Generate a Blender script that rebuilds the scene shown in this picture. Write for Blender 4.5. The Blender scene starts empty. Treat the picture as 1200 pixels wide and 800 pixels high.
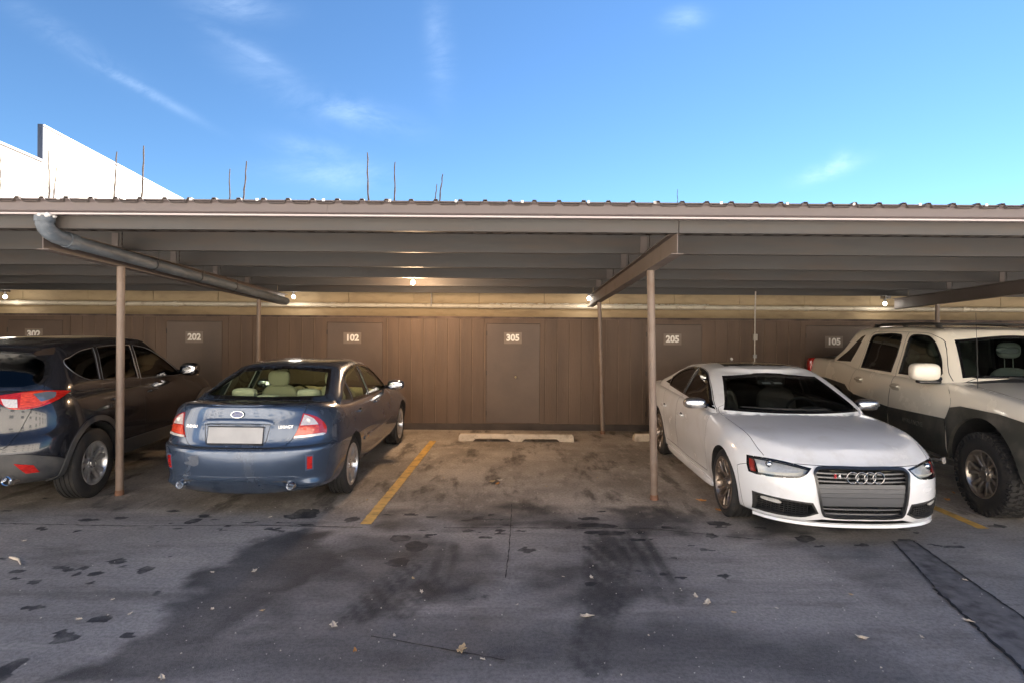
import bpy, bmesh, math, random
import numpy as np
from mathutils import Vector, Matrix, noise
from mathutils.bvhtree import BVHTree
from mathutils.geometry import delaunay_2d_cdt

R = math.radians
rnd = random.Random(7)
scene = bpy.context.scene
COL = scene.collection
F, VX, VY, CAMZ, ROLL = 710.0, 597.0, 376.0, 1.9, R(0.42)

def at(px, py, Y):
    """world point seen at photo pixel (1200 wide) at depth Y"""
    dx, dy = px - VX, py - VY
    x = dx*math.cos(ROLL) + dy*math.sin(ROLL); y = -dx*math.sin(ROLL) + dy*math.cos(ROLL)
    return Vector((x/F*Y, Y, CAMZ - y/F*Y))

# ---------------------------------------------------------------- materials
def mat(name, col=(.5, .5, .5), rough=.5, metal=0., coat=0., spec=.5, var=0., vscale=6., bump=0., bscale=60., dirt=None, dscale=3., dlo=.45, dhi=.7, emis=None, trans=0., stretch=None, coat_rough=.03):
    m = bpy.data.materials.new(name); m.use_nodes = True
    nt = m.node_tree; b = nt.nodes['Principled BSDF']; L = nt.links.new
    b.inputs['Base Color'].default_value = (*col, 1); b.inputs['Roughness'].default_value = rough
    b.inputs['Metallic'].default_value = metal; b.inputs['Coat Weight'].default_value = coat
    b.inputs['Coat Roughness'].default_value = coat_rough
    b.inputs['Specular IOR Level'].default_value = spec; b.inputs['Transmission Weight'].default_value = trans
    tc = nt.nodes.new('ShaderNodeTexCoord'); vec = tc.outputs['Object']
    if stretch:
        mp = nt.nodes.new('ShaderNodeMapping'); mp.inputs['Scale'].default_value = stretch; L(vec, mp.inputs['Vector']); vec = mp.outputs['Vector']
    def nz(scale, detail=5., rg=.55):
        n = nt.nodes.new('ShaderNodeTexNoise'); n.inputs['Scale'].default_value = scale; n.inputs['Detail'].default_value = detail
        n.inputs['Roughness'].default_value = rg; L(vec, n.inputs['Vector']); return n.outputs['Fac']
    def ramp(src, lo, hi, a=0., c=1.):
        r = nt.nodes.new('ShaderNodeMapRange'); r.inputs['From Min'].default_value = lo; r.inputs['From Max'].default_value = hi
        r.inputs['To Min'].default_value = a; r.inputs['To Max'].default_value = c; L(src, r.inputs['Value']); return r.outputs['Result']
    cs = None
    if var:
        mx = nt.nodes.new('ShaderNodeMix'); mx.data_type = 'RGBA'
        mx.inputs['A'].default_value = (*[c*(1-var) for c in col], 1); mx.inputs['B'].default_value = (*[min(1, c*(1+var)) for c in col], 1)
        L(ramp(nz(vscale), .3, .7), mx.inputs['Factor']); cs = mx.outputs['Result']
    if dirt:
        mx = nt.nodes.new('ShaderNodeMix'); mx.data_type = 'RGBA'
        if cs: L(cs, mx.inputs['A'])
        else: mx.inputs['A'].default_value = (*col, 1)
        mx.inputs['B'].default_value = (*dirt, 1); d = ramp(nz(dscale, 8, .65), dlo, dhi); L(d, mx.inputs['Factor']); cs = mx.outputs['Result']
        L(ramp(d, 0, 1, rough, min(1, rough+.25)), b.inputs['Roughness'])
    if cs: L(cs, b.inputs['Base Color'])
    if bump:
        bp = nt.nodes.new('ShaderNodeBump'); bp.inputs['Strength'].default_value = bump; bp.inputs['Distance'].default_value = .01
        L(nz(bscale, 4), bp.inputs['Height']); L(bp.outputs['Normal'], b.inputs['Normal'])
    if emis:
        b.inputs['Emission Color'].default_value = (*emis[0], 1); b.inputs['Emission Strength'].default_value = emis[1]
    return m

def glass(name, tint, refl=.6, alpha_rough=.0):
    m = bpy.data.materials.new(name); m.use_nodes = True; nt = m.node_tree; nt.nodes.clear(); L = nt.links.new
    o = nt.nodes.new('ShaderNodeOutputMaterial'); t = nt.nodes.new('ShaderNodeBsdfTransparent'); t.inputs['Color'].default_value = (*tint, 1)
    g = nt.nodes.new('ShaderNodeBsdfGlossy'); g.inputs['Roughness'].default_value = .02
    fr = nt.nodes.new('ShaderNodeFresnel'); fr.inputs['IOR'].default_value = 1.0 + refl
    ge = nt.nodes.new('ShaderNodeNewGeometry'); ma = nt.nodes.new('ShaderNodeMath'); ma.operation = 'SUBTRACT'; ma.use_clamp = True; L(fr.outputs[0], ma.inputs[0]); L(ge.outputs['Backfacing'], ma.inputs[1])
    mx = nt.nodes.new('ShaderNodeMixShader'); L(ma.outputs[0], mx.inputs[0]); L(t.outputs[0], mx.inputs[1]); L(g.outputs[0], mx.inputs[2]); L(mx.outputs[0], o.inputs[0])
    return m

# ---------------------------------------------------------------- objects
def link(name, me, m=None, parent=None, kind=None):
    o = bpy.data.objects.new(name, me); COL.objects.link(o)
    if m and hasattr(me, 'materials') and not me.materials: me.materials.append(m)
    if parent: o.parent = parent
    if kind: o['kind'] = kind
    return o
def thing(name, label, cat, loc=(0, 0, 0), rz=0, group=None):
    o = bpy.data.objects.new(name, None); COL.objects.link(o); o.location = loc; o.rotation_euler = (0, 0, rz)
    o.empty_display_size = .1
    return tag(o, label, cat, group)
def tag(o, label, cat, group=None):
    o['label'] = label; o['category'] = cat
    if group: o['group'] = group
    return o
def holder(name, parent, loc=(0, 0, 0)):
    o = bpy.data.objects.new(name, None); COL.objects.link(o); o.parent = parent; o.location = loc; o.empty_display_size = .05; return o

class MB:
    """collects simple shapes into one mesh"""
    def __init__(s): s.v = []; s.f = []; s.sm = []
    def add(s, vs, fs, smooth=False):
        n = len(s.v); s.v += [tuple(v) for v in vs]; s.f += [tuple(i+n for i in f) for f in fs]; s.sm += [smooth]*len(fs); return s
    def box(s, a, b, M=None):
        (x0, y0, z0), (x1, y1, z1) = a, b
        vs = [Vector(p) for p in ((x0,y0,z0),(x1,y0,z0),(x1,y1,z0),(x0,y1,z0),(x0,y0,z1),(x1,y0,z1),(x1,y1,z1),(x0,y1,z1))]
        if M: vs = [M @ v for v in vs]
        return s.add(vs, [(0,3,2,1),(4,5,6,7),(0,1,5,4),(1,2,6,5),(2,3,7,6),(3,0,4,7)])
    def prism(s, poly, d0, d1, axis='x'):
        """2D polygon extruded along axis; poly is in the other two axes in x,y,z order"""
        def mk(p, d):
            return (d, p[0], p[1]) if axis == 'x' else ((p[0], d, p[1]) if axis == 'y' else (p[0], p[1], d))
        n = len(poly); vs = [mk(p, d0) for p in poly]+[mk(p, d1) for p in poly]
        return s.add(vs, [tuple(range(n))[::-1], tuple(range(n, 2*n))]+[(i, (i+1) % n, n+(i+1) % n, n+i) for i in range(n)])
    def tube(s, pts, r, n=10, closed=False, caps=True):
        pts = [Vector(p) for p in pts]; m = len(pts); rs = r if hasattr(r, '__len__') else [r]*m
        vs = []; prev = None
        for i, p in enumerate(pts):
            if closed: t = pts[(i+1) % m]-pts[i-1]
            else: t = pts[min(i+1, m-1)]-pts[max(i-1, 0)]
            t.normalize()
            if prev is None:
                a = Vector((0, 0, 1)) if abs(t.z) < .9 else Vector((1, 0, 0)); u = t.cross(a).normalized()
            else:
                u = (prev - t*prev.dot(t)).normalized()
            prev = u; w = t.cross(u)
            for k in range(n):
                a = 2*math.pi*k/n; vs.append(p+(u*math.cos(a)+w*math.sin(a))*rs[i])
        fs = []
        for i in range(m if closed else m-1):
            j = (i+1) % m
            for k in range(n): fs.append((i*n+k, i*n+(k+1) % n, j*n+(k+1) % n, j*n+k))
        s.add(vs, fs, True)
        if caps and not closed:
            b = len(s.v)-len(vs); s.f += [tuple(range(b, b+n))[::-1], tuple(range(b+(m-1)*n, b+m*n))]; s.sm += [False]*2
        return s
    def lathe(s, prof, n=48, axis='y', M=None, smooth=True):
        """profile [(r, h)] turned about an axis through the origin"""
        vs = []
        for r_, h in prof:
            for k in range(n):
                a = 2*math.pi*k/n; c, d = r_*math.cos(a), r_*math.sin(a)
                v = Vector((c, h, d) if axis == 'y' else ((c, d, h) if axis == 'z' else (h, c, d)))
                vs.append(M @ v if M else v)
        fs = []
        for i in range(len(prof)-1):
            for k in range(n): fs.append((i*n+k, i*n+(k+1) % n, (i+1)*n+(k+1) % n, (i+1)*n+k))
        return s.add(vs, fs, smooth)
    def ell(s, c, a, n=2.0, nu=20, nv=12, M=None):
        """super-ellipsoid"""
        sp = lambda x, e: math.copysign(abs(x)**e, x); e = 2.0/n; vs = []
        for j in range(nv+1):
            ph = -math.pi/2+math.pi*j/nv
            for i in range(nu):
                th = 2*math.pi*i/nu
                v = Vector((c[0]+a[0]*sp(math.cos(ph), e)*sp(math.cos(th), e), c[1]+a[1]*sp(math.cos(ph), e)*sp(math.sin(th), e), c[2]+a[2]*sp(math.sin(ph), e)))
                vs.append(M @ v if M else v)
        fs = [(j*nu+i, j*nu+(i+1) % nu, (j+1)*nu+(i+1) % nu, (j+1)*nu+i) for j in range(nv) for i in range(nu)]
        return s.add(vs, fs, True)
    def mesh(s, name='m', recalc=True, angle=38, merge=True):
        me = bpy.data.meshes.new(name); me.from_pydata(s.v, [], s.f); me.polygons.foreach_set('use_smooth', s.sm)
        bm = bmesh.new(); bm.from_mesh(me)
        if merge: bmesh.ops.remove_doubles(bm, verts=bm.verts, dist=1e-5)
        if recalc: bmesh.ops.recalc_face_normals(bm, faces=bm.faces)
        bm.to_mesh(me); bm.free(); me.set_sharp_from_angle(angle=R(angle)); return me
    def build(s, name, m, parent=None, kind=None, bevel=0, **k):
        o = link(name, s.mesh(name, **k), m, parent, kind)
        if bevel:
            md = o.modifiers.new('bevel', 'BEVEL'); md.width = bevel; md.segments = 2; md.limit_method = 'ANGLE'; md.angle_limit = R(40)
        return o

def text_mesh(s, size, M, m, name, parent, extrude=.002, bold=.0):
    c = bpy.data.curves.new('t', 'FONT'); c.body = s; c.size = size; c.align_x = 'CENTER'; c.align_y = 'CENTER'; c.extrude = extrude; c.offset = bold
    o = bpy.data.objects.new('t', c); COL.objects.link(o)
    dg = bpy.context.evaluated_depsgraph_get(); me = bpy.data.meshes.new_from_object(o.evaluated_get(dg)); bpy.data.objects.remove(o)
    me.transform(M); me.materials.clear(); return link(name, me, m, parent)

# ---------------------------------------------------------------- interpolation
def pchip(xs, ys, xq):
    xs = np.asarray(xs, float); ys = np.asarray(ys, float); xq = np.asarray(xq, float)
    h = np.diff(xs); h[h < 1e-9] = 1e-9; d = np.diff(ys)/h; n = len(xs)
    if n == 2: return ys[0]+d[0]*(np.clip(xq, xs[0], xs[1])-xs[0])
    m = np.zeros(n)
    for i in range(1, n-1):
        if d[i-1]*d[i] > 0:
            w1 = 2*h[i]+h[i-1]; w2 = h[i]+2*h[i-1]; m[i] = (w1+w2)/(w1/d[i-1]+w2/d[i])
    def end(h0, h1, d0, d1):
        v = ((2*h0+h1)*d0-h0*d1)/(h0+h1)
        if v*d0 <= 0: return 0.
        if d0*d1 <= 0 and abs(v) > 3*abs(d0): return 3*d0
        return v
    m[0] = end(h[0], h[1], d[0], d[1]); m[-1] = end(h[-1], h[-2], d[-1], d[-2])
    xq = np.clip(xq, xs[0], xs[-1]); k = np.clip(np.searchsorted(xs, xq)-1, 0, n-2)
    t = (xq-xs[k])/h[k]; t2 = t*t; t3 = t2*t
    return (2*t3-3*t2+1)*ys[k]+(t3-2*t2+t)*h[k]*m[k]+(-2*t3+3*t2)*ys[k+1]+(t3-t2)*h[k]*m[k+1]

def zf(z, x):
    if not hasattr(z, '__len__'): return np.full_like(x, z)
    p = sorted(z); return pchip([a for a, _ in p], [b for _, b in p], x)

def shell(rows, nf=14, nm=34, nr=14, nv=4, deform=None):
    """rows: dicts w,z,xf,xr,Lf,Lr,nf,nr from the bottom centre line up to the top centre line -> closed mirrored bmesh"""
    P = []
    for r in rows:
        w = r['w']; xf, xr = r['xf'], r['xr']; Lf, Lr = r.get('Lf', .7), r.get('Lr', .5); ef, er = 2/r.get('nf', 2.5), 2/r.get('nr', 3.)
        th = np.linspace(0, math.pi/2, nf+1); x1 = xf-Lf*(1-np.cos(th)**ef); y1 = w*np.sin(th)**ef
        t = np.linspace(0, 1, nm+1)[1:-1]; x2 = (xf-Lf)+(xr+Lr-xf+Lf)*t; y2 = np.full_like(x2, w)
        th = np.linspace(math.pi/2, 0, nr+1); x3 = xr+Lr*(1-np.cos(th)**er); y3 = w*np.sin(th)**er
        x = np.concatenate([x1, x2, x3]); y = np.concatenate([y1, y2, y3]); y[0] = y[-1] = 0
        if 'plan' in r: y = y*zf(r['plan'], x)
        P.append(np.stack([x, y, zf(r['z'], x)], 1))
    P = np.array(P); nr_, nc = P.shape[0], P.shape[1]; G = []
    tq = np.concatenate([i+np.arange(nv)/nv for i in range(nr_-1)]+[[nr_-1]])
    out = np.zeros((len(tq), nc, 3))
    for j in range(nc):
        d = np.linalg.norm(np.diff(P[:, j], axis=0), axis=1)+1e-4; c = np.concatenate([[0], np.cumsum(d)])
        k = np.clip(tq.astype(int), 0, nr_-2); cq = c[k]+(tq-k)*(c[k+1]-c[k])
        for a in range(3): out[:, j, a] = pchip(c, P[:, j, a], cq)
    out[:, 0, 1] = 0; out[:, -1, 1] = 0; out[0, :, 1] = 0; out[-1, :, 1] = 0
    if deform:
        for i in range(out.shape[0]):
            for j in range(nc): out[i, j] = deform(*out[i, j])
    bm = bmesh.new()
    for sgn in (1, -1):
        vs = [[bm.verts.new((p[0], p[1]*sgn, p[2])) for p in row] for row in out]
        for i in range(len(out)-1):
            for j in range(nc-1):
                q = [vs[i][j], vs[i][j+1], vs[i+1][j+1], vs[i+1][j]]
                bm.faces.new(q if sgn > 0 else q[::-1])
    bmesh.ops.remove_doubles(bm, verts=bm.verts, dist=2e-4)
    bmesh.ops.dissolve_degenerate(bm, dist=1e-5, edges=bm.edges)
    if bm.calc_volume(signed=True) < 0: bmesh.ops.reverse_faces(bm, faces=bm.faces)
    me = bpy.data.meshes.new('shell'); bm.to_mesh(me); bm.free()
    me.polygons.foreach_set('use_smooth', [True]*len(me.polygons)); return me

# ---------------------------------------------------------------- booleans and smooth normals
def boole(a, b, op):
    """a, b meshes -> new mesh"""
    oa = bpy.data.objects.new('a', a); ob = bpy.data.objects.new('b', b); COL.objects.link(oa); COL.objects.link(ob)
    res = None
    for solver in ('MANIFOLD', 'EXACT'):
        md = oa.modifiers.new('m', 'BOOLEAN'); md.operation = op; md.solver = solver; md.object = ob
        dg = bpy.context.evaluated_depsgraph_get(); dg.update()
        res = bpy.data.meshes.new_from_object(oa.evaluated_get(dg)); oa.modifiers.clear()
        ok = len(res.polygons) > 0 and not (len(res.polygons) == len(a.polygons) and op == 'DIFFERENCE')
        if ok: break
        if solver == 'EXACT': print('BOOLE?', op, len(a.polygons), len(b.polygons), len(res.polygons))
    bpy.data.objects.remove(oa); bpy.data.objects.remove(ob)
    return res

class Src:
    """smooth source surface used for ray casts and normals"""
    def __init__(s, meshes):
        s.v = []; s.f = []; s.n = []
        for me in meshes:
            k = len(s.v); s.v += [v.co.copy() for v in me.vertices]; s.n += [v.normal.copy() for v in me.vertices]
            me.calc_loop_triangles(); s.f += [tuple(i+k for i in t.vertices) for t in me.loop_triangles]
        s.bvh = BVHTree.FromPolygons(s.v, s.f)
    def normal(s, co, fi):
        a, b, c = s.f[fi]; A, B, C = s.v[a], s.v[b], s.v[c]
        n = (B-A).cross(C-A); ar = n.length
        if ar < 1e-12: return s.n[a]
        n /= ar; wa = (C-B).cross(co-B).dot(n)/ar; wb = (A-C).cross(co-C).dot(n)/ar
        return (s.n[a]*wa+s.n[b]*wb+s.n[c]*(1-wa-wb)).normalized()

def fix_normals(me, src):
    me.polygons.foreach_set('use_smooth', [True]*len(me.polygons)); nn = []
    cache = {}
    for p in me.polygons:
        for vi in p.vertices:
            if vi not in cache:
                co = me.vertices[vi].co; hit = src.bvh.find_nearest(co)
                cache[vi] = (hit[3], src.normal(hit[0], hit[2])) if hit[0] is not None else (9, None)
            d, n = cache[vi]
            nn.append(tuple(n) if (n is not None and d < .0015 and n.dot(p.normal) > .72) else tuple(p.normal))
    me.normals_split_custom_set(nn)

def curve(pts, n=6, closed=True):
    """smooth closed polygon; a point with a third entry is a sharp corner"""
    m = len(pts); out = []
    P = [Vector((p[0], p[1])) for p in pts]; C = [len(p) > 2 for p in pts]
    for i in range(m if closed else m-1):
        a, b = P[i], P[(i+1) % m]
        pa = P[i-1] if (closed or i > 0) else a; nb = P[(i+2) % m] if (closed or i+2 < m) else b
        L_ = (b-a).length
        def tan(p, q, r):
            t = r-p
            return t.normalized()*L_ if t.length > 1e-9 else Vector((0, 0))
        ta = (b-a) if C[i] else tan(pa, a, b); tb = (b-a) if C[(i+1) % m] else tan(a, b, nb)
        for k in range(n):
            t = k/n; t2 = t*t; t3 = t2*t
            out.append(a*(2*t3-3*t2+1)+ta*(t3-2*t2+t)+b*(-2*t3+3*t2)+tb*(t3-t2))
    if not closed: out.append(P[-1])
    return [(p.x, p.y) for p in out]

def offset_poly(poly, d):
    """grow (d>0) a closed polygon"""
    n = len(poly); area = sum(poly[i][0]*poly[(i+1) % n][1]-poly[(i+1) % n][0]*poly[i][1] for i in range(n)); sg = 1 if area > 0 else -1
    out = []
    for i in range(n):
        a, b, c = Vector(poly[i-1]), Vector(poly[i]), Vector(poly[(i+1) % n])
        n1 = (b-a); n2 = (c-b)
        if n1.length < 1e-9: n1 = n2
        if n2.length < 1e-9: n2 = n1
        n1 = Vector((n1.y, -n1.x)).normalized(); n2 = Vector((n2.y, -n2.x)).normalized(); m = n1+n2
        m = m.normalized() if m.length > 1e-6 else n1
        k = 1/max(.5, m.dot(n1)); out.append(tuple(b+m*d*sg*k))
    return out

def frame(fr):
    """ray origin and direction for 2D coordinates: side (x,z), front/rear/yaw (s,z), top (x,y)"""
    if fr == 'side': return lambda a, b: (Vector((a, 4, b)), Vector((0, -1, 0)))
    if fr == 'top': return lambda a, b: (Vector((a, b, 4)), Vector((0, 0, -1)))
    ang = {'front': 0, 'rear': 180}.get(fr, fr); c, s = math.cos(R(ang)), math.sin(R(ang))
    return lambda a, b: (Vector((6*c-a*s, 6*s+a*c, b)), Vector((-c, -s, 0)))

def cast(src, fr, a, b):
    o, d = frame(fr)(a, b); h = src.bvh.ray_cast(o, d)
    if h[0] is None:
        h = src.bvh.find_nearest(o+d*max(0, (o.length-.9)));
        return h[0], src.normal(h[0], h[2])
    return h[0], src.normal(h[0], h[2])

def patch(src, poly, fr, off=.003, thick=.006, step=.05, mirror=False, both=False, holes=(), dome=0):
    """a panel that follows the surface inside a 2D outline"""
    loops = [poly]+list(holes); V = []; E = []
    for lp in loops:
        k = len(V); V += [Vector(p) for p in lp]; E += [(k+i, k+(i+1) % len(lp)) for i in range(len(lp))]
    xs = [p[0] for p in poly]; ys = [p[1] for p in poly]; nb = len(V)
    def inside(x, y, lp):
        c = False; n = len(lp)
        for i in range(n):
            (x1, y1), (x2, y2) = lp[i], lp[(i+1) % n]
            if (y1 > y) != (y2 > y) and x < (x2-x1)*(y-y1)/(y2-y1)+x1: c = not c
        return c
    def dist(x, y):
        return min((V[e[0]]+(V[e[1]]-V[e[0]])*max(0, min(1, (Vector((x, y))-V[e[0]]).dot(V[e[1]]-V[e[0]])/max(1e-12, (V[e[1]]-V[e[0]]).length_squared)))-Vector((x, y))).length for e in E)
    x = min(xs)+step/2
    while x < max(xs):
        y = min(ys)+step/2
        while y < max(ys):
            if inside(x, y, poly) and not any(inside(x, y, h) for h in holes) and dist(x, y) > step*.25: V.append(Vector((x, y)))
            y += step
        x += step
    r = delaunay_2d_cdt(V, E, [], 0, 1e-6); vs, fs = r[0], r[2]
    keep = []
    for f in fs:
        cx = sum(vs[i].x for i in f)/3; cy = sum(vs[i].y for i in f)/3
        if inside(cx, cy, poly) and not any(inside(cx, cy, h) for h in holes): keep.append(tuple(f))
    P = []
    dm = max((dist(v.x, v.y) for v in vs), default=1) if dome else 1
    dm = max(dm, 1e-3)
    for v in vs:
        c, n = cast(src, fr, v.x, v.y); e = dome*(min(1, dist(v.x, v.y)/dm))**.5 if dome else 0
        P.append((c+n*(off+e), c+n*(off-thick)))
    n = len(P); V3 = [p[0] for p in P]+[p[1] for p in P]
    F3 = list(keep)+[(a+n, c+n, b+n) for a, b, c in keep]
    cnt = {}
    for f in keep:
        for a, b in ((f[0], f[1]), (f[1], f[2]), (f[2], f[0])):
            cnt[(a, b)] = 1
    for (a, b) in list(cnt):
        if (b, a) not in cnt: F3.append((b, a, a+n, b+n))
    mb = MB()
    sides = ([1] if not mirror else [-1]) if not both else [1, -1]
    for s in sides: mb.add([(p.x, p.y*s, p.z) for p in V3], F3, True)
    return mb.mesh('patch', angle=50)

def surf_line(src, pts, fr, off=.002):
    return [c+n*off for c, n in (cast(src, fr, a, b) for a, b in pts)]

def surf_mat(src, fr, a, b, off=.003, flip=1):
    """matrix on the surface: local X to the reader's right, Y up, Z outwards"""
    c, n = cast(src, fr, a, b); up = Vector((0, 0, 1)); x = up.cross(n).normalized(); y = n.cross(x).normalized()
    return Matrix.Translation(c+n*off) @ Matrix((x, y, n)).transposed().to_4x4()
def ycopy(me):
    me2 = me.copy(); me2.transform(Matrix.Diagonal((1, -1, 1, 1))); me2.flip_normals(); return me2
AUDI_LOC, AUDI_RZ = (3.054, 7.38, 0), -91.2
SUB_LOC, SUB_RZ = (-2.545, 8.05, 0), 89
SUV_LOC, SUV_RZ = (-5.412, 7.745, 0), 94
TRK_LOC, TRK_RZ = (5.873, 7.60, 0), -95
SKY_TINT = (.68, .95, 1.15); EXPOSURE = 2.6; WARM_W = 26; COOL_W = .7; SKY_S = .029
# ---------------------------------------------------------------- car framework
M = {}
M['rubber'] = mat('tyre_rubber', (.022, .021, .021), .75, bump=.25, bscale=90, dirt=(.07, .06, .05), dscale=9, dlo=.5, dhi=.8)
M['dark'] = mat('dark_plastic', (.018, .018, .019), .55, dirt=(.05, .045, .04), dscale=5)
M['black'] = mat('black_gloss', (.008, .008, .009), .15, coat=.5)
M['cabin_grey'] = mat('cabin_trim_grey', (.13, .125, .12), .8)
M['cabin_beige'] = mat('cabin_trim_beige', (.58, .56, .46), .8)
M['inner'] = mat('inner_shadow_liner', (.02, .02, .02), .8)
M['chrome'] = mat('chrome', (.75, .76, .78), .12, metal=1)
M['steel'] = mat('brake_steel', (.32, .31, .3), .35, metal=1, var=.3, vscale=30)
M['rim_silver'] = mat('silver_alloy', (.62, .62, .63), .28, metal=.8, coat=.4, dirt=(.16, .13, .11), dscale=8, dlo=.5, dhi=.85)
M['rim_bronze'] = mat('bronze_grey_alloy', (.34, .27, .215), .3, metal=.85, coat=.5, dirt=(.08, .06, .05), dscale=8)
M['rim_dark'] = mat('dark_alloy_pockets', (.03, .03, .03), .35, metal=.5)
M['reflector'] = mat('lamp_reflector', (.68, .66, .62), .3, metal=.35, var=.15, vscale=25)
M['red'] = mat('red_lens', (.42, .014, .010), .10, coat=1, var=.45, vscale=28, stretch=(1, 1, 5))
M['orange'] = mat('amber_red_lens', (.58, .055, .02), .10, coat=1, var=.4, vscale=30, stretch=(1, 1, 4))
M['marker'] = mat('side_marker_red', (.38, .035, .025), .15, coat=1)
M['whitelens'] = mat('clear_white_lens', (.72, .66, .62), .12, metal=.25, coat=1, var=.2, vscale=60)
M['lens'] = glass('clear_lens', (.93, .94, .95), .45)
M['plate'] = mat('blank_plate', (.36, .36, .37), .35, var=.08, vscale=6)
M['seat_dark'] = mat('dark_seat', (.12, .115, .11), .7, bump=.2)
M['seat_beige'] = mat('beige_seat', (.55, .50, .38), .75, bump=.2)
M['mirror'] = mat('mirror_glass', (.8, .8, .82), .03, metal=1)

class Car:
    def __init__(s, name, label, cat, loc, rz, paint, rows, grows, cavrows, deform=None, inner=None, **k):
        s.root = thing(name, label, cat, loc, rz); s.paint = paint; s.inner = inner or M['inner']; s.cabin = k.pop('cabin', None) or M['cabin_grey']; s.cz = k.pop('cz', .98)
        A = shell(rows, deform=deform, **k); B = shell(grows, nf=14, nm=30, nr=14, nv=4)
        s.src = Src([A, B]); s.low = Src([A]); s.top = Src([B])
        s.me = boole(A, B, 'UNION'); C = shell(cavrows, nf=8, nm=10, nr=8, nv=3)
        s.cav = Src([C]); s.me = boole(s.me, C, 'DIFFERENCE'); s.parts = []
    def cavb(s, c): h = s.cav.bvh.find_nearest(c); return h[0] is not None and h[3] < .003
    def prism(s, poly, axis, d0, d1, both=False, yaw=0):
        mb = MB()
        mb.prism(poly, d0, d1, axis)
        if yaw: 
            Mx = Matrix.Rotation(R(yaw), 4, 'Z'); mb.v = [tuple(Mx @ Vector(v)) for v in mb.v]
        if both:
            n = len(mb.v); mb.add([(a, -b, c) for a, b, c in mb.v], [tuple(f[::-1]) for f in mb.f])
        return mb.mesh('cut')
    def cut(s, poly, axis, d0, d1, both=False, yaw=0):
        s.me = boole(s.me, s.prism(poly, axis, d0, d1, both, yaw), 'DIFFERENCE')
    def arch(s, x, z, r, y0, y1, flat=None):
        n = 40; poly = [(x+r*math.cos(2*math.pi*i/n), z+r*math.sin(2*math.pi*i/n)) for i in range(n)]
        s.cut(poly, 'y', y0, y1, True)
    def panel(s, name, poly, axis, d0, d1, m=None, gap=.0045, sides=(0,), yaw=0, label=None):
        """cut a real panel (door, hood, lid, bumper) out of the body, leaving a gap; returns the pieces"""
        out = []
        for sd in sides:
            a, b = (d0, d1) if sd >= 0 else (-d1, -d0)
            big = s.prism(offset_poly(poly, gap/2), axis, a, b, yaw=yaw); small = s.prism(offset_poly(poly, -gap/2), axis, a, b, yaw=yaw)
            pc = boole(s.me, small, 'INTERSECT'); s.me = boole(s.me, big, 'DIFFERENCE')
            s.finish(pc, m or s.paint); o = link(name, pc, None, s.root)
            if label: o['label'] = label
            out.append(o)
        return out
    def finish(s, me, paint, matfn=None, extra=()):
        fix_normals(me, s.src); me.materials.clear(); me.materials.append(paint); me.materials.append(s.inner); me.materials.append(s.cabin)
        for e in extra: me.materials.append(e)
        for p in me.polygons:
            h = s.src.bvh.find_nearest(p.center)
            out = h[0] is not None and h[3] < .004 and abs(h[1].dot(p.normal)) > .6
            p.material_index = 0 if out else (2 if (h[3] > .018 and p.center.z > s.cz and s.cavb(p.center)) else 1)
            if out and matfn:
                q = matfn(p.center)
                if q: p.material_index = q
    def body(s, matfn=None, extra=()):
        s.finish(s.me, s.paint, matfn, extra); return link('body', s.me, None, s.root)
    def p(s, name, me, m, parent=None, label=None):
        o = link(name, me, m, parent or s.root)
        if label: o['label'] = label
        return o
    def patch(s, name, m, poly, fr, parent=None, src=None, both=False, pair=False, **k):
        """pair -> two objects, one per side"""
        src = src or s.src
        if pair:
            me = patch(src, poly, fr, **k); par = parent if isinstance(parent, (list, tuple)) else (parent, parent)
            return [s.p(name, me, m, par[0]), s.p(name, ycopy(me), m, par[1])]
        return s.p(name, patch(src, poly, fr, both=both, **k), m, parent)
    def trim(s, name, m, pts, fr, r=.006, parent=None, src=None, closed=False, pair=False, both=False, off=.002, flat=None):
        P = surf_line(src or s.src, pts, fr, off); mb = MB().tube(P, r, 6, closed)
        if both: mb.tube([(p.x, -p.y, p.z) for p in P], r, 6, closed)
        me = mb.mesh('trim')
        if pair:
            par = parent if isinstance(parent, (list, tuple)) else (parent, parent)
            return [s.p(name, me, m, par[0]), s.p(name, ycopy(me), m, par[1])]
        return s.p(name, me, m, parent)

def spoke(mb, a, r0, r1, w0, w1, y0, y1, th=.03, da=0., seg=5, bow=.0):
    """one spoke: angle a at the hub drifting by da at the rim"""
    vs = []
    for i in range(seg+1):
        t = i/seg; r = r0+(r1-r0)*t; w = w0+(w1-w0)*t; y = y0+(y1-y0)*t+bow*math.sin(math.pi*t); an = a+da*t
        c = Vector((math.cos(an), 0, math.sin(an))); u = Vector((-math.sin(an), 0, math.cos(an))); p = c*r
        for du, dy in ((-.5, -th), (-.5, -.006), (-.30, 0), (.30, 0), (.5, -.006), (.5, -th)):
            vs.append(p+u*w*du+Vector((0, y+dy, 0)))
    fs = [(i*6+k, i*6+(k+1) % 6, (i+1)*6+(k+1) % 6, (i+1)*6+k) for i in range(seg) for k in range(6)]
    mb.add(vs, fs+[tuple(range(6))[::-1], tuple(range(seg*6, seg*6+6))])

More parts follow.
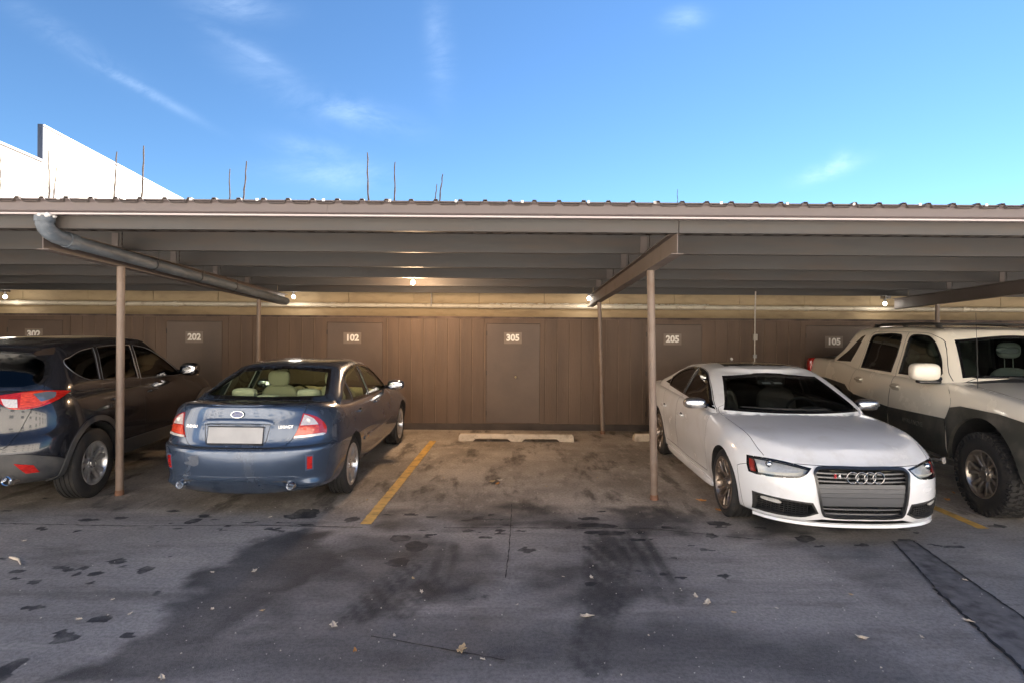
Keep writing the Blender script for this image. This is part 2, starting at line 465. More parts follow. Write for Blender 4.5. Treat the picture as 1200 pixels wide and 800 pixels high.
def wheel(car, x, side, r, w, rr, track, style, m, steer=0, chunky=False, caliper=None):
    h = holder('wheel', car.root, (x, side*track, r)); h.rotation_euler = (0, rnd.uniform(0, 6), 0 if side > 0 else math.pi)
    h.rotation_euler = Matrix.Rotation(0 if side > 0 else math.pi, 4, 'Z').to_euler()
    if steer: h.rotation_euler.z += R(steer)
    hw = w/2; t = MB()
    prof = [(rr-.012, hw-.03), (rr+.004, hw-.006), (rr+.012, hw-.001), (rr*.5+r*.5, hw+.006), (r-.022, hw-.006), (r-.006, hw-.022)]
    g = [(-.62, .010), (-.25, .010), (.15, .010), (.55, .010)]
    tread = []
    for c, d in g[::-1]: tread += [(r, hw*c+.009), (r-d, hw*c+.006), (r-d, hw*c-.006), (r, hw*c-.009)]
    full = prof+[(r, hw*.82)]+tread+[(r, -hw*.82)]+[(a, -b) for a, b in prof[::-1]]
    t.lathe(full, 64)
    if chunky:
        for i in range(44):
            a = 2*math.pi*i/44
            for k, (y0, y1) in enumerate(((-hw+.005, -hw*.55), (-hw*.45, -hw*.03), (hw*.03, hw*.45), (hw*.55, hw-.002))):
                Mx = Matrix.Rotation(-(a+(k % 2)*.07), 4, 'Y'); t.box((r-.02, y0, -.017), (r+.009, y1, .017), Mx)
        for i in range(44):
            Mx = Matrix.Rotation(-(2*math.pi*(i+.25)/44), 4, 'Y'); t.box((r-.05, hw-.012, -.014), (r-.004, hw+.008, .014), Mx)
    t.build('tyre', M['rubber'], h, merge=False, recalc=False)
    b = MB(); b.lathe([(rr+.010, hw-.004), (rr-.004, hw-.001), (rr-.014, hw-.012), (rr-.022, hw-.05), (rr-.035, 0), (rr-.03, -hw+.02), (rr+.008, -hw+.005)], 64)
    r1 = rr-.016
    if style == 'five':
        for i in range(5):
            a = 2*math.pi*i/5+.3; spoke(b, a, .04, r1, .095, .085, hw-.035, hw-.018, .035); 
            spoke(b, a-.30, rr*.62, r1, .03, .05, hw-.026, hw-.018, .03, -.10); spoke(b, a+.30, rr*.62, r1, .03, .05, hw-.026, hw-.018, .03, .10)
            spoke(b, a-.1, .05, rr*.66, .04, .03, hw-.035, hw-.026, .03, -.2); spoke(b, a+.1, .05, rr*.66, .04, .03, hw-.035, hw-.026, .03, .2)
        hubr = .055
    elif style == 'ten':
        for i in range(10):
            a = 2*math.pi*i/10; spoke(b, a, .05, rr*.62, .034, .024, hw-.055, hw-.03, .03, 0)
            spoke(b, a, rr*.55, r1, .018, .02, hw-.033, hw-.016, .028, .17); spoke(b, a, rr*.55, r1, .018, .02, hw-.033, hw-.016, .028, -.17)
        hubr = .06
    elif style == 'twin':
        for i in range(5):
            a = 2*math.pi*i/5+.2
            for q in (-1, 1):
                spoke(b, a+q*.20, .05, r1, .030, .052, hw-.04, hw-.016, .035, q*.02, bow=-.004)
            spoke(b, a, rr*.75, r1, .10, .14, hw-.045, hw-.035, .02)
        hubr = .06
    else:
        for i in range(6):
            a = 2*math.pi*i/6+.1
            for q in (-1, 1): spoke(b, a+q*.17, .06, r1, .026, .044, hw-.05, hw-.02, .04, q*.06, bow=.008)
            spoke(b, a, rr*.80, r1, .12, .10, hw-.028, hw-.018, .03)
        hubr = .075
    yy = hw-.03
    b.lathe([(0.0, yy+.004), (hubr*.55, yy+.004), (hubr*.62, yy-.004), (hubr, yy-.006), (hubr+.012, yy-.04)], 32)
    rim = b.build('rim', m, h, merge=False, angle=40)
    c = MB()
    for i in range(5):
        a = 2*math.pi*i/5+.5; Mx = Matrix.Translation((math.cos(a)*hubr*.82, 0, math.sin(a)*hubr*.82)); c.lathe([(.009, yy+.006), (.009, yy-.015)], 8, M=Mx); c.lathe([(0, yy+.006), (.009, yy+.006)], 8, M=Mx)
    c.build('lug_nuts', M['steel'], h, merge=False)
    d = MB(); d.lathe([(.05, hw-.085), (rr*.72, hw-.085), (rr*.72, hw-.105), (.05, hw-.105)], 48); d.build('brake_disc', M['steel'], h, merge=False)
    d = MB(); d.lathe([(0, -hw*.3), (rr-.03, -hw*.3), (rr-.03, -hw*.35), (0, -hw*.35)], 32); d.build('brake_shield', M['inner'], h, merge=False)
    if caliper:
        d = MB(); d.ell((rr*.55, hw-.085, .04), (.045, .035, .09), 3.5); d.build('caliper', caliper, h)
    return h

def seat(car, x, y, m, h=1.0, wide=.25, hr=True, f=1):
    b = MB(); b.ell((x, y, .52*h), (.27, wide, .09), 3.2)
    Mx = Matrix.Translation((x-.24*f, y, .78*h)) @ Matrix.Rotation(R(-14*f), 4, 'Y'); b.ell((0, 0, 0), (.075, wide, .31), 3.0, M=Mx)
    o = b.build('seat', m, car.root)
    if hr:
        q = MB(); q.ell((x-.33*f, y, 1.16*h), (.05, .135, .10), 3.0)
        for d in (-.05, .05): q.tube([(x-.32*f, y+d, 1.0*h), (x-.33*f, y+d, 1.12*h)], .006, 6)
        q.build('headrest', m, o)
    return o

def dash(car, x, z, w, m, wheel_y, wm):
    b = MB(); b.ell((x, 0, z-.16), (.26, w, .17), 4.0); b.ell((x-.10, wheel_y, z-.02), (.12, .19, .06), 3)
    o = b.build('dashboard', m, car.root)
    q = MB(); Mx = Matrix.Translation((x-.36, wheel_y, z-.07)) @ Matrix.Rotation(R(-25), 4, 'Y')
    pts = [Mx @ Vector((0, .185*math.cos(a), .185*math.sin(a))) for a in np.linspace(0, 2*math.pi, 33)[:-1]]
    q.tube(pts, .014, 8, True)
    for a in (0, math.pi, -math.pi/2): q.tube([Mx @ Vector((0.02, .04*math.cos(a), .04*math.sin(a))), Mx @ Vector((0, .18*math.cos(a), .18*math.sin(a)))], .018, 6)
    q.ell(Mx @ Vector((.02, 0, 0)), (.03, .07, .06), 3); q.tube([Mx @ Vector((0.02, 0, 0)), Mx @ Vector((.25, 0, -.02))], .03, 8)
    q.build('steering_wheel', wm, car.root); return o
def mirror_part(car, parents, base, c, a, m, n=2.8, glassm=None, fwd=1):
    """door mirror on each side: housing, stalk, glass"""
    for s, par in zip((1, -1), parents):
        b = MB(); b.ell((c[0], s*c[1], c[2]), a, n, 28, 16); o = b.build('mirror', m, par)
        q = MB(); q.tube([(base[0], s*base[1], base[2]), ((base[0]+c[0])/2, s*(base[1]*.5+c[1]*.5), base[2]-.005), (c[0], s*(c[1]-a[1]*.5), c[2]-a[2]*.6)], [.03, .022, .025], 8); q.build('stalk', M['black'], o)
        g = MB(); g.ell((c[0]-a[0]*.82, s*c[1], c[2]), (a[0]*.25, a[1]*.86, a[2]*.82), 3, 20, 10); g.build('mirror_glass', M['mirror'], o)
def slot_text(): pass
# ---------------------------------------------------------------- white sedan (faces the camera)
def build_white_sedan():
    paint = mat('white_paint', (.85, .85, .86), .20, coat=1., dirt=(.55, .51, .46), dscale=2.2, dlo=.52, dhi=.95)
    hood = [(2.2, .72), (2.0, .785), (1.7, .85), (1.3, .895), (.95, .925), (.85, .93), (.3, .94), (-1.6, .98), (-2.0, 1.0), (-2.35, 1.01)]
    up = lambda d: [(x, z+d) for x, z in hood]
    rows = [dict(w=0, z=.18, xf=2.10, xr=-2.25), dict(w=.78, z=.18, xf=2.14, xr=-2.28, Lf=.7), dict(w=.862, z=.205, xf=2.245, xr=-2.34, Lf=.74),
            dict(w=.885, z=.30, xf=2.275, xr=-2.40, Lf=.76, nf=2.6), dict(w=.900, z=.45, xf=2.285, xr=-2.42, Lf=.78, nf=2.5),
            dict(w=.912, z=[(2.3, .59), (0, .63), (-2.4, .66)], xf=2.275, xr=-2.42, Lf=.80, nf=2.4),
            dict(w=.905, z=[(2.3, .66), (1.4, .74), (0, .78), (-2.4, .86)], xf=2.235, xr=-2.39, Lf=.84, nf=2.35),
            dict(w=.865, z=[(2.2, .70), (1.9, .765), (1.4, .84), (.6, .905), (-1, .945), (-2.3, .965)], xf=2.175, xr=-2.35, Lf=.86, nf=2.3),
            dict(w=.77, z=hood, xf=2.10, xr=-2.33, Lf=.8), dict(w=.4, z=up(.018), xf=2.06, xr=-2.35, Lf=.6), dict(w=0, z=up(.024), xf=2.05, xr=-2.36)]
    bump = lambda x, c, s: math.exp(-((x-c)/s)**2)
    def deform(x, y, z):
        f = 1+.022*(bump(x, 1.405, .42)+bump(x, -1.405, .42))*max(0, min(1, (z-.2)/.2))*max(0, min(1, (.85-z)/.2))
        y *= f
        if abs(x) < 1.0: y *= 1-.012*bump(z, .34, .12)
        return x, y, z
    roof = lambda d: [(.6, 1.10+d), (.25, 1.285+d), (0, 1.335+d), (-.35, 1.36+d), (-.8, 1.335+d), (-1.15, 1.27+d), (-1.5, 1.15+d)]
    g = [dict(w=0, z=.82, xf=1.1, xr=-2.1, Lf=.3, Lr=.35), dict(w=.80, z=.82, xf=1.1, xr=-2.1, Lf=.3, Lr=.35),
         dict(w=.825, z=[(1, .925), (-1, .955), (-2, .985)], xf=1.06, xr=-2.03, Lf=.34, Lr=.4, nf=2.2),
         dict(w=.735, z=[(.7, 1.13), (-.3, 1.16), (-1.7, 1.12)], xf=.70, xr=-1.66, Lf=.32, Lr=.36, nf=2.2),
         dict(w=.625, z=[(.35, 1.275), (-.35, 1.325), (-1.3, 1.24)], xf=.33, xr=-1.26, Lf=.28, Lr=.34, nf=2.2),
         dict(w=.545, z=roof(.012), xf=.22, xr=-1.12, Lf=.25, Lr=.32, nf=2.2), dict(w=.3, z=roof(.038), xf=.17, xr=-1.06, Lf=.2, Lr=.3), dict(w=0, z=roof(.044), xf=.16, xr=-1.04, Lf=.1, Lr=.1)]
    cav = [dict(w=0, z=.36, xf=.95, xr=-1.55), dict(w=.70, z=.36, xf=.95, xr=-1.55, nf=6, nr=6, Lf=.3, Lr=.3), dict(w=.74, z=.90, xf=.98, xr=-1.90, Lf=.3, Lr=.3),
           dict(w=.675, z=1.12, xf=.66, xr=-1.60, Lf=.3, Lr=.3), dict(w=.575, z=[(.3, 1.255), (-.35, 1.285), (-1.2, 1.22)], xf=.28, xr=-1.2, Lf=.26, Lr=.3),
           dict(w=.3, z=[(.3, 1.27), (-.35, 1.345), (-1.2, 1.245)], xf=.2, xr=-1.1, Lf=.2, Lr=.2), dict(w=0, z=[(.3, 1.275), (-.35, 1.355), (-1.2, 1.255)], xf=.2, xr=-1.1, Lf=.1, Lr=.1)]
    c = Car('white_sedan', 'white four door sedan with grey grille and bronze alloy wheels, facing out of its stall', 'car', AUDI_LOC, R(AUDI_RZ), paint, rows, g, cav, deform)
    for x in (1.405, -1.405): c.arch(x, .335, .352, .60, 1.2)
    # side windows: front, rear, quarter
    wf = curve([(.77, .962, 1), (.42, 1.135), (.10, 1.262), (-.12, 1.300), (-.335, 1.312, 1), (-.385, 1.00, 1)], 5)
    wr = curve([(-.43, 1.002, 1), (-.395, 1.312, 1), (-.70, 1.292), (-1.0, 1.215), (-1.20, 1.125, 1), (-1.13, 1.035, 1)], 5)
    wq = curve([(-1.165, 1.037, 1), (-1.23, 1.108, 1), (-1.40, 1.045, 1)], 4)
    for w in (wf, wr, wq): c.cut(w, 'y', .3, 1.2, True)
    ws = curve([(-.72, .962, 1), (-.625, 1.13), (-.54, 1.278, 1), (0, 1.306), (.54, 1.278, 1), (.625, 1.13), (.72, .962, 1), (0, .952)], 5)
    c.cut(ws, 'x', 0, 1.12)
    rw = curve([(-.62, 1.05, 1), (-.50, 1.235, 1), (0, 1.25), (.50, 1.235, 1), (.62, 1.05, 1), (0, 1.035)], 5); c.cut(rw, 'x', -2.2, -1.0)
    # grille, lower intakes and lamp recesses
    gr = curve([(-.35, .672), (0, .678), (.35, .672), (.398, .635), (.398, .59), (.352, .31), (.315, .262), (0, .255), (-.315, .262), (-.352, .31), (-.398, .59), (-.398, .635)], 4)
    c.cut(offset_poly(gr, -.012), 'x', 2.05, 2.5)
    iv = curve([(.495, .243), (.80, .236, 1), (.81, .388, 1), (.60, .377), (.415, .370, 1), (.375, .290, 1)], 4)   # yawed coordinates
    for s in (1, -1):
        vv = iv
        me = c.prism(offset_poly(vv, -.006), 'x', 1.80, 2.6, yaw=0)
        if s < 0: me = ycopy(me)
        c.me = boole(c.me, me, 'DIFFERENCE')
    slot = curve([(-.50, .168, 1), (-.36, .198, 1), (.36, .198, 1), (.50, .168, 1)], 2); c.cut([(-.46, .206), (-.34, .236), (.34, .236), (.46, .206)], 'x', 2.12, 2.5)
    HL = curve([(.413, .656, 1), (.47, .600), (.53, .574), (.78, .552), (.832, .560, 1), (.838, .62), (.828, .690, 1), (.70, .696), (.58, .686)], 5)
    YA = 24
    def yawp(poly, yaw):   # front-view polygon (y,z) of the surface -> yawed s coordinate
        out = []
        for y, z in poly:
            h, n = cast(c.src, 'front', y, z); out.append((-h.x*math.sin(R(yaw))+h.y*math.cos(R(yaw)), z))
        return out
    HLy = yawp(HL, YA)
    for s in (1, -1):
        me = c.prism(HLy, 'x', 2.02, 2.6, yaw=YA)
        if s < 0: me = ycopy(me)
        # keep the cut shallow: only 9 cm under the surface
        c.me = boole(c.me, me, 'DIFFERENCE')
    # panels
    dF = curve([(.82, .30, 1), (.85, .60), (.84, .925, 1), (.79, .972), (.43, 1.155), (.10, 1.283), (-.12, 1.322), (-.355, 1.332, 1), (-.41, .98), (-.41, .30, 1), (0, .285)], 4)
    dR = curve([(-.413, .30, 1), (-.413, .98), (-.359, 1.332, 1), (-.70, 1.312), (-1.0, 1.24), (-1.25, 1.128, 1), (-1.17, .99), (-1.10, .80), (-1.02, .62), (-.98, .30, 1)], 4)
    d1 = c.panel('door', dF, 'y', .45, 1.2, sides=(1, -1)); d2 = c.panel('door', dR, 'y', .45, 1.2, sides=(1, -1))
    bon = curve([(2.6, -.64, 1), (2.6, .64, 1), (2.10, .66), (1.95, .72), (1.75, .750), (1.2, .768), (.80, .76, 1), (.80, -.76, 1), (1.2, -.768), (1.75, -.750), (1.95, -.72), (2.10, -.66)], 4)
    bon = [(x, y) for x, y in bon]
    hd = c.panel('hood', bon, 'z', .697, 1.3)[0]
    bp = [(1.80, .1), (1.80, .33), (1.76, .58), (1.80, .60), (2.05, .682), (2.5, .682), (2.5, .1)]
    bm_ = c.panel('front_bumper', bp, 'y', -1.2, 1.2)[0]
    body = c.body()
    # glazing
    gd = glass('tinted_side_glass', (.16, .16, .16), .45); gw = glass('windscreen_glass', (.66, .68, .67), .38)
    for w, par in ((wf, d1), (wr, d2)): c.patch('window', gd, offset_poly(w, .004), 'side', par, c.top, pair=True, off=-.006, thick=.004)
    c.patch('quarter_window', gd, offset_poly(wq, .004), 'side', None, c.top, pair=True, off=-.006, thick=.004)
    c.patch('windscreen', gw, offset_poly(ws, .006), 'front', None, c.top, off=-.004, thick=.004)
    fr = MB(); me = patch(c.top, offset_poly(ws, .010), 'front', off=-.002, thick=.004, holes=[offset_poly(ws, -.022)]); c.p('windscreen_seal', me, M['black'])
    c.patch('rear_window', gd, offset_poly(rw, .006), 'rear', None, c.top, off=-.004, thick=.004)
    # black trims round the side glass
    for w, par in ((wf, d1), (wr, d2)):
        me = patch(c.top, offset_poly(w, .016), 'side', off=.003, thick=.012, holes=[offset_poly(w, -.006)]); c.p('window_trim', me, M['black'], par[0]); c.p('window_trim', ycopy(me), M['black'], par[1])
    # sunroof
    c.patch('sunroof', M['black'], curve([(-.02, -.42, 1), (-.02, .42, 1), (-.55, .42, 1), (-.55, -.42, 1)], 3), 'top', None, c.top, off=.002, thick=.006)
    # door handles
    for x, par in ((-.17, d1), (-1.03, d2)):
        for s, q in zip((1, -1), par):
            h, n = cast(c.src, 'side', x, .755); b = MB(); b.ell((x, s*(h.y+.022), .755), (.09, .012, .014), 3.4); b.ell((x+.075, s*(h.y+.01), .755), (.014, .02, .012), 3); b.ell((x-.075, s*(h.y+.01), .755), (.014, .02, .012), 3)
            b.build('handle', paint, q)
            b = MB(); b.ell((x, s*(h.y-.002), .755), (.055, .006, .026), 2.5); b.build('handle_cup', M['inner'], q)
    # grille
    gm = mat('grille_grey', (.05, .05, .052), .3, metal=.6, coat=.3); gl = mat('grille_plate_grey', (.10, .102, .11), .4, metal=.3)
    me = patch(c.src, gr, 'front', off=.012, thick=.035, holes=[offset_poly(gr, -.020)], step=.04); G = c.p('grille', me, gm)
    sl = MB()
    for z in (.650, .622, .590, .558, .325, .285):
        hwid = .34+.04*(z-.30)/.3 if z < .56 else .375
        pts = [cast(c.src, 'front', y, z)[0]-Vector((.028, 0, 0)) for y in np.linspace(-hwid, hwid, 15)]
        for q in (0,):
            vs = []; 
            for p in pts: vs += [p+Vector((0, 0, -.006)), p+Vector((-.03, 0, -.010)), p+Vector((-.03, 0, .010)), p+Vector((0, 0, .006))]
            sl.add(vs, [(i*4+k, i*4+(k+1) % 4, i*4+4+(k+1) % 4, i*4+4+k) for i in range(14) for k in range(4)])
    for z in np.arange(.25, .64, .02): pass
    sl.build('slats', mat('grille_bar', (.20, .20, .205), .3, metal=.8), G, merge=False)
    for i, z in enumerate((.518, .480, .442, .404, .368)):
        hw = .335+.04*(z-.30)/.3; vs = []; me = patch(c.src, [(-hw, z-.018), (hw, z-.018), (hw, z+.018), (-hw, z+.018)], 'front', off=-.012+.002*(i % 2), thick=.012, step=.08); c.p('grille_plate', me, gl, G)
    mesh = MB()
    for y in np.arange(-.36, .37, .024):
        z0 = .26 if abs(y) < .33 else .26+(abs(y)-.33)*4
        p0 = cast(c.src, 'front', y, z0+.02)[0]-Vector((.065, 0, 0)); p1 = cast(c.src, 'front', y, .645)[0]-Vector((.06, 0, 0)); mesh.tube([p0, p1], .003, 4)
    mesh.build('grille_mesh', M['dark'], G)
    rg = MB()
    for k in range(4):
        y = (k-1.5)*.072; o = cast(c.src, 'front', y, .603)[0]+Vector((.012, 0, 0))
        rg.tube([o+Vector((.002*(k % 2), .047*math.cos(a), .047*math.sin(a))) for a in np.linspace(0, 2*math.pi, 29)[:-1]], .0068, 8, True)
    rg.build('badge_rings', mat('dark_chrome', (.28, .28, .29), .2, metal=1), G)
    o = cast(c.src, 'front', -.235, .606)[0]+Vector((-.008, 0, 0)); Mx = Matrix.Translation(o) @ Matrix.Rotation(R(90), 4, 'Z') @ Matrix.Rotation(R(90), 4, 'X')
    text_mesh('S', .045, Mx, mat('red_badge', (.6, .03, .04), .3), 'badge_letter', G, .004, .001)
    text_mesh('4', .045, Mx @ Matrix.Translation((.035, 0, 0)), M['chrome'], 'badge_letter', G, .004, .001)
    # two light bars glimpsed at the top of the grille
    for s in (1, -1):
        o = cast(c.src, 'front', s*.20, .652)[0]-Vector((.045, 0, 0)); b = MB(); b.ell(o, (.012, .075, .013), 4); b.build('grille_insert', M['seat_beige'], G)
    # headlights
    for s in (1, -1):
        mk = lambda poly, off, th, m, nm, par, dome=0: c.p(nm, patch(c.src, poly, YA, off=off, thick=th, mirror=s < 0, step=.04, dome=dome), m, par)
        H = mk(offset_poly(HLy, -.002), -.075, .01, M['black'], 'headlight', c.root)
        cx = sum(p[0] for p in HLy)/len(HLy)
        s0 = min(p[0] for p in HLy); s1 = max(p[0] for p in HLy); L_ = s1-s0
        refl = yawp(curve([(.432, .652, 1), (.48, .606), (.54, .584), (.792, .564, 1), (.800, .680, 1), (.70, .686), (.57, .677)], 4), YA)
        mk(yawp(curve([(.47, .618, 1), (.55, .595), (.77, .575, 1), (.77, .588, 1), (.55, .612), (.475, .632, 1)], 3), YA), -.020, .01, mat('lamp_strip', (.75, .70, .60), .3), 'light_strip', H)
        mk(refl, -.035, .02, M['reflector'], 'reflector', H)
        pj = cast(c.src, 'front', .70, .645)[0]; b = MB(); Mx = Matrix.Translation((pj.x-.02, s*(pj.y-.01), pj.z)); b.lathe([(.034, .0), (.034, -.02), (.029, -.02), (.027, .0)], 24, 'x', Mx); b.ell((pj.x-.028, s*(pj.y-.01), pj.z), (.018, .026, .026), 2); b.build('projector', M['chrome'], H, merge=False)
        rp = yawp([(.803, .570), (.824, .568), (.828, .62), (.822, .672), (.803, .668)], YA); mk(rp, -.006, .02, M['marker'], 'side_marker', H)
        me = patch(c.src, offset_poly(HLy, .004), YA, off=.001, thick=.004, mirror=s < 0, holes=[offset_poly(HLy, -.010)], step=.05); c.p('lamp_seal', me, M['black'], H)
        mk(offset_poly(HLy, -.001), -.002, .004, M['lens'], 'lens', H)
        # lower intake
        ivm = iv if s > 0 else [(-a, b_) for a, b_ in iv]
        I = c.p('intake', patch(c.src, offset_poly(ivm, .004), 'front', off=.004, thick=.02, holes=[offset_poly(ivm, -.012)], step=.05), M['dark'], bm_)
        hs = MB()
        for k in range(7):
            z = .25+k*.018
            pts = [cast(c.src, 'front', s*y, z)[0]-Vector((.03, 0, 0)) for y in np.linspace(.45, .79, 9) if True]
            hs.tube(pts, .0035, 4)
        for k in range(14):
            y = .44+.028*k; pts = [cast(c.src, 'front', s*y, z)[0]-Vector((.032, 0, 0)) for z in (.245, .30, .36)]; hs.tube(pts, .003, 4)
        hs.build('intake_mesh', M['dark'], I, merge=False)
        c.p('fog_lamp', patch(c.src, [(s*y_, z_) for y_, z_ in curve([(.64, .335), (.65, .355), (.71, .366), (.770, .362), (.765, .345), (.70, .335)], 3)], 'front', off=-.008, thick=.012, step=.03), M['reflector'], I)
    # splitter
    pts = [cast(c.low, 'front', y, .225)[0] for y in np.linspace(-.80, .80, 25)]; vs = []
    for p in pts: vs += [(p.x+.009, p.y, .176), (p.x-.05, p.y*.97, .176), (p.x-.05, p.y*.97, .196), (p.x+.002, p.y, .198)]
    b = MB(); b.add(vs, [(i*4+k, i*4+(k+1) % 4, i*4+4+(k+1) % 4, i*4+4+k) for i in range(24) for k in range(4)]+[(0, 1, 2, 3), (99, 98, 97, 96)]); b.build('splitter', paint, bm_)
    # washer cap outline
    for s in (1, -1):
        pts = [(s*(.60+.055*math.cos(a)), .478+.022*math.sin(a)) for a in np.linspace(0, 2*math.pi, 20)[:-1]]; c.trim('washer_cap', paint, pts, 'front', .0022, bm_, closed=True, off=0)
    # sills
    sk = MB()
    for s in (1, -1): sk.ell((0, s*.845, .20), (1.0, .05, .045), 5)
    sk.build('side_sill', paint, c.root)
    mirror_part(c, d1, (.60, .80, .970), (.60, .955, 1.0), (.075, .125, .062), mat('silver_mirror_cap', (.62, .63, .65), .22, metal=.9, coat=.5))
    for x in (1.405, -1.405):
        for s in (1, -1): wheel(c, x, s, .325, .235, .245, .785, 'ten', M['rim_bronze'], steer=0, caliper=M['dark'])
    for x, y in ((-.15, .37), (-.15, -.37)): seat(c, x, y, M['seat_dark'], 1.0)
    b = MB(); b.ell((-1.05, 0, .5), (.28, .62, .10), 4); b.ell((-1.38, 0, .80), (.09, .60, .26), 3); b.build('rear_bench', M['seat_dark'], c.root)
    dash(c, .72, .93, .68, M['seat_dark'], .36, M['dark'])
    b = MB(); b.ell((.18, 0, 1.20), (.02, .11, .035), 3.5); b.build('rear_view_mirror', M['dark'], c.root)
    for y, nm in ((.05, 'toll_tag'), (-.08, 'toll_tag')):
        h, n = cast(c.top, 'front', y-.02, 1.235); Mx = Matrix.Translation(h-n*.02) @ n.to_track_quat('X', 'Z').to_matrix().to_4x4(); b = MB(); b.box((-.002, -.045, -.02), (.002, .045, .02), Mx); b.build(nm, mat('tag_white', (.5, .52, .52), .4), c.root)
    for s in (-1, 1):   # wipers
        pts = [cast(c.src, 'front', y, .985+.02*abs(y-.1*s)/.6)[0]+Vector((.012, 0, .006)) for y in np.linspace(s*.12+.2, s*.12-.42, 8)]
        MB().tube(pts, .006, 6).build('wiper', M['dark'], c.root)
    ant = MB(); ant.ell((-1.0, 0, 1.40), (.05, .012, .022), 2); ant.build('antenna', paint, c.root)
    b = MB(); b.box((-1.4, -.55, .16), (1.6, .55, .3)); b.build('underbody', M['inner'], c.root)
    return c
# ---------------------------------------------------------------- blue sedan (tail towards the camera)
def yawpoly(src, poly, yaw, base='rear'):
    """outline given as seen square-on -> coordinates for a yawed ray direction"""
    out = []
    for a, z in poly:
        h, n = cast(src, base, a, z); out.append((-h.x*math.sin(R(yaw))+h.y*math.cos(R(yaw)), z))
    return out
def build_blue_sedan():
    paint = mat('blue_grey_paint', (.060, .090, .148), .24, metal=.5, coat=1., dirt=(.13, .13, .13), dscale=2.5, dlo=.55, dhi=1.0)
    top = [(2.2, .66), (2.0, .73), (1.6, .83), (1.1, .90), (.7, .94), (0, .96), (-1.3, 1.0), (-1.7, 1.045), (-2.05, 1.065), (-2.26, 1.065), (-2.4, 1.05)]
    up = lambda d: [(x, z+d) for x, z in top]
    rows = [dict(w=0, z=.22, xf=2.1, xr=-2.20), dict(w=.70, z=.22, xf=2.15, xr=-2.22, Lr=.58, nr=2.45), dict(w=.80, z=[(2, .24), (-1.6, .25), (-2.3, .335)], xf=2.22, xr=-2.335, Lf=.7, Lr=.46),
            dict(w=.835, z=[(2, .34), (-1.6, .36), (-2.3, .40)], xf=2.26, xr=-2.385, Lr=.60, nr=2.45), dict(w=.858, z=[(2, .50), (-1.6, .53), (-2.3, .55)], xf=2.28, xr=-2.40, Lr=.60, nr=2.45),
            dict(w=.866, z=[(2, .60), (-1.6, .655), (-2.4, .665)], xf=2.26, xr=-2.395, Lr=.60, nr=2.45), dict(w=.862, z=[(2, .63), (-1.6, .70), (-2.4, .70)], xf=2.24, xr=-2.345, Lr=.60, nr=2.45),
            dict(w=.850, z=[(2, .66), (0, .80), (-1.6, .87), (-2.3, .86)], xf=2.2, xr=-2.30, Lf=.8, Lr=.60, nr=2.45),
            dict(w=.815, z=[(2, .69), (1, .845), (0, .90), (-1.4, .955), (-1.9, .995), (-2.3, 1.0)], xf=2.14, xr=-2.265, Lf=.8, Lr=.60, nr=2.45),
            dict(w=.745, z=[(a, b-.010) for a, b in top], xf=2.1, xr=-2.262, Lf=.7, Lr=.60, nr=2.45), dict(w=.70, z=up(.004), xf=2.09, xr=-2.25, Lf=.7, Lr=.60, nr=2.45), dict(w=.35, z=up(.016), xf=2.06, xr=-2.262, Lf=.5), dict(w=0, z=up(.020), xf=2.05, xr=-2.265)]
    bump = lambda x, c, s: math.exp(-((x-c)/s)**2)
    def deform(x, y, z):
        y *= 1+.018*(bump(x, 1.335, .42)+bump(x, -1.335, .42))*max(0, min(1, (z-.2)/.2))*max(0, min(1, (.8-z)/.2))
        return x, y, z
    roof = lambda d: [(.6, 1.10+d), (.25, 1.30+d), (0, 1.35+d), (-.35, 1.378+d), (-.8, 1.36+d), (-1.1, 1.315+d), (-1.5, 1.2+d)]
    g = [dict(w=0, z=.85, xf=1.0, xr=-1.98, Lf=.3, Lr=.3), dict(w=.765, z=.85, xf=1.0, xr=-1.98, Lf=.3, Lr=.32),
         dict(w=.785, z=[(1, .90), (0, .915), (-1, .95), (-1.9, 1.03)], xf=.98, xr=-1.86, Lf=.34, Lr=.32, nf=2.2, nr=2.6), dict(w=.705, z=[(.6, 1.12), (-.3, 1.15), (-1.5, 1.16)], xf=.66, xr=-1.56, Lf=.3, Lr=.30, nf=2.2, nr=2.6),
         dict(w=.60, z=[(.3, 1.29), (-.35, 1.345), (-1.2, 1.285)], xf=.32, xr=-1.22, Lf=.28, Lr=.28, nf=2.2, nr=2.6), dict(w=.525, z=roof(.012), xf=.2, xr=-1.10, Lf=.25, Lr=.26, nr=2.6),
         dict(w=.3, z=roof(.036), xf=.16, xr=-1.06, Lf=.2, Lr=.2), dict(w=0, z=roof(.042), xf=.15, xr=-1.05, Lf=.1, Lr=.1)]
    cav = [dict(w=0, z=.36, xf=.9, xr=-1.35), dict(w=.68, z=.36, xf=.9, xr=-1.35, nf=6, nr=6, Lf=.3, Lr=.2), dict(w=.71, z=.93, xf=.92, xr=-1.70, Lf=.3, Lr=.25, nr=2.6), dict(w=.71, z=.985, xf=.90, xr=-1.74, Lf=.3, Lr=.25, nr=2.6),
           dict(w=.65, z=1.14, xf=.62, xr=-1.52, Lf=.3, Lr=.25, nr=2.6), dict(w=.555, z=[(.3, 1.27), (-.35, 1.31), (-1.2, 1.26)], xf=.28, xr=-1.19, Lf=.26, Lr=.25, nr=2.6),
           dict(w=.3, z=[(.3, 1.30), (-.35, 1.365), (-1.2, 1.285)], xf=.2, xr=-1.08, Lf=.2, Lr=.2), dict(w=0, z=[(.3, 1.305), (-.35, 1.372), (-1.2, 1.29)], xf=.2, xr=-1.08, Lf=.1, Lr=.1)]
    c = Car('blue_sedan', 'blue grey sedan seen from behind, scuffed rear bumper and beige seats inside', 'car', SUB_LOC, R(SUB_RZ), paint, rows, g, cav, deform, cabin=M['cabin_beige'], cz=.93)
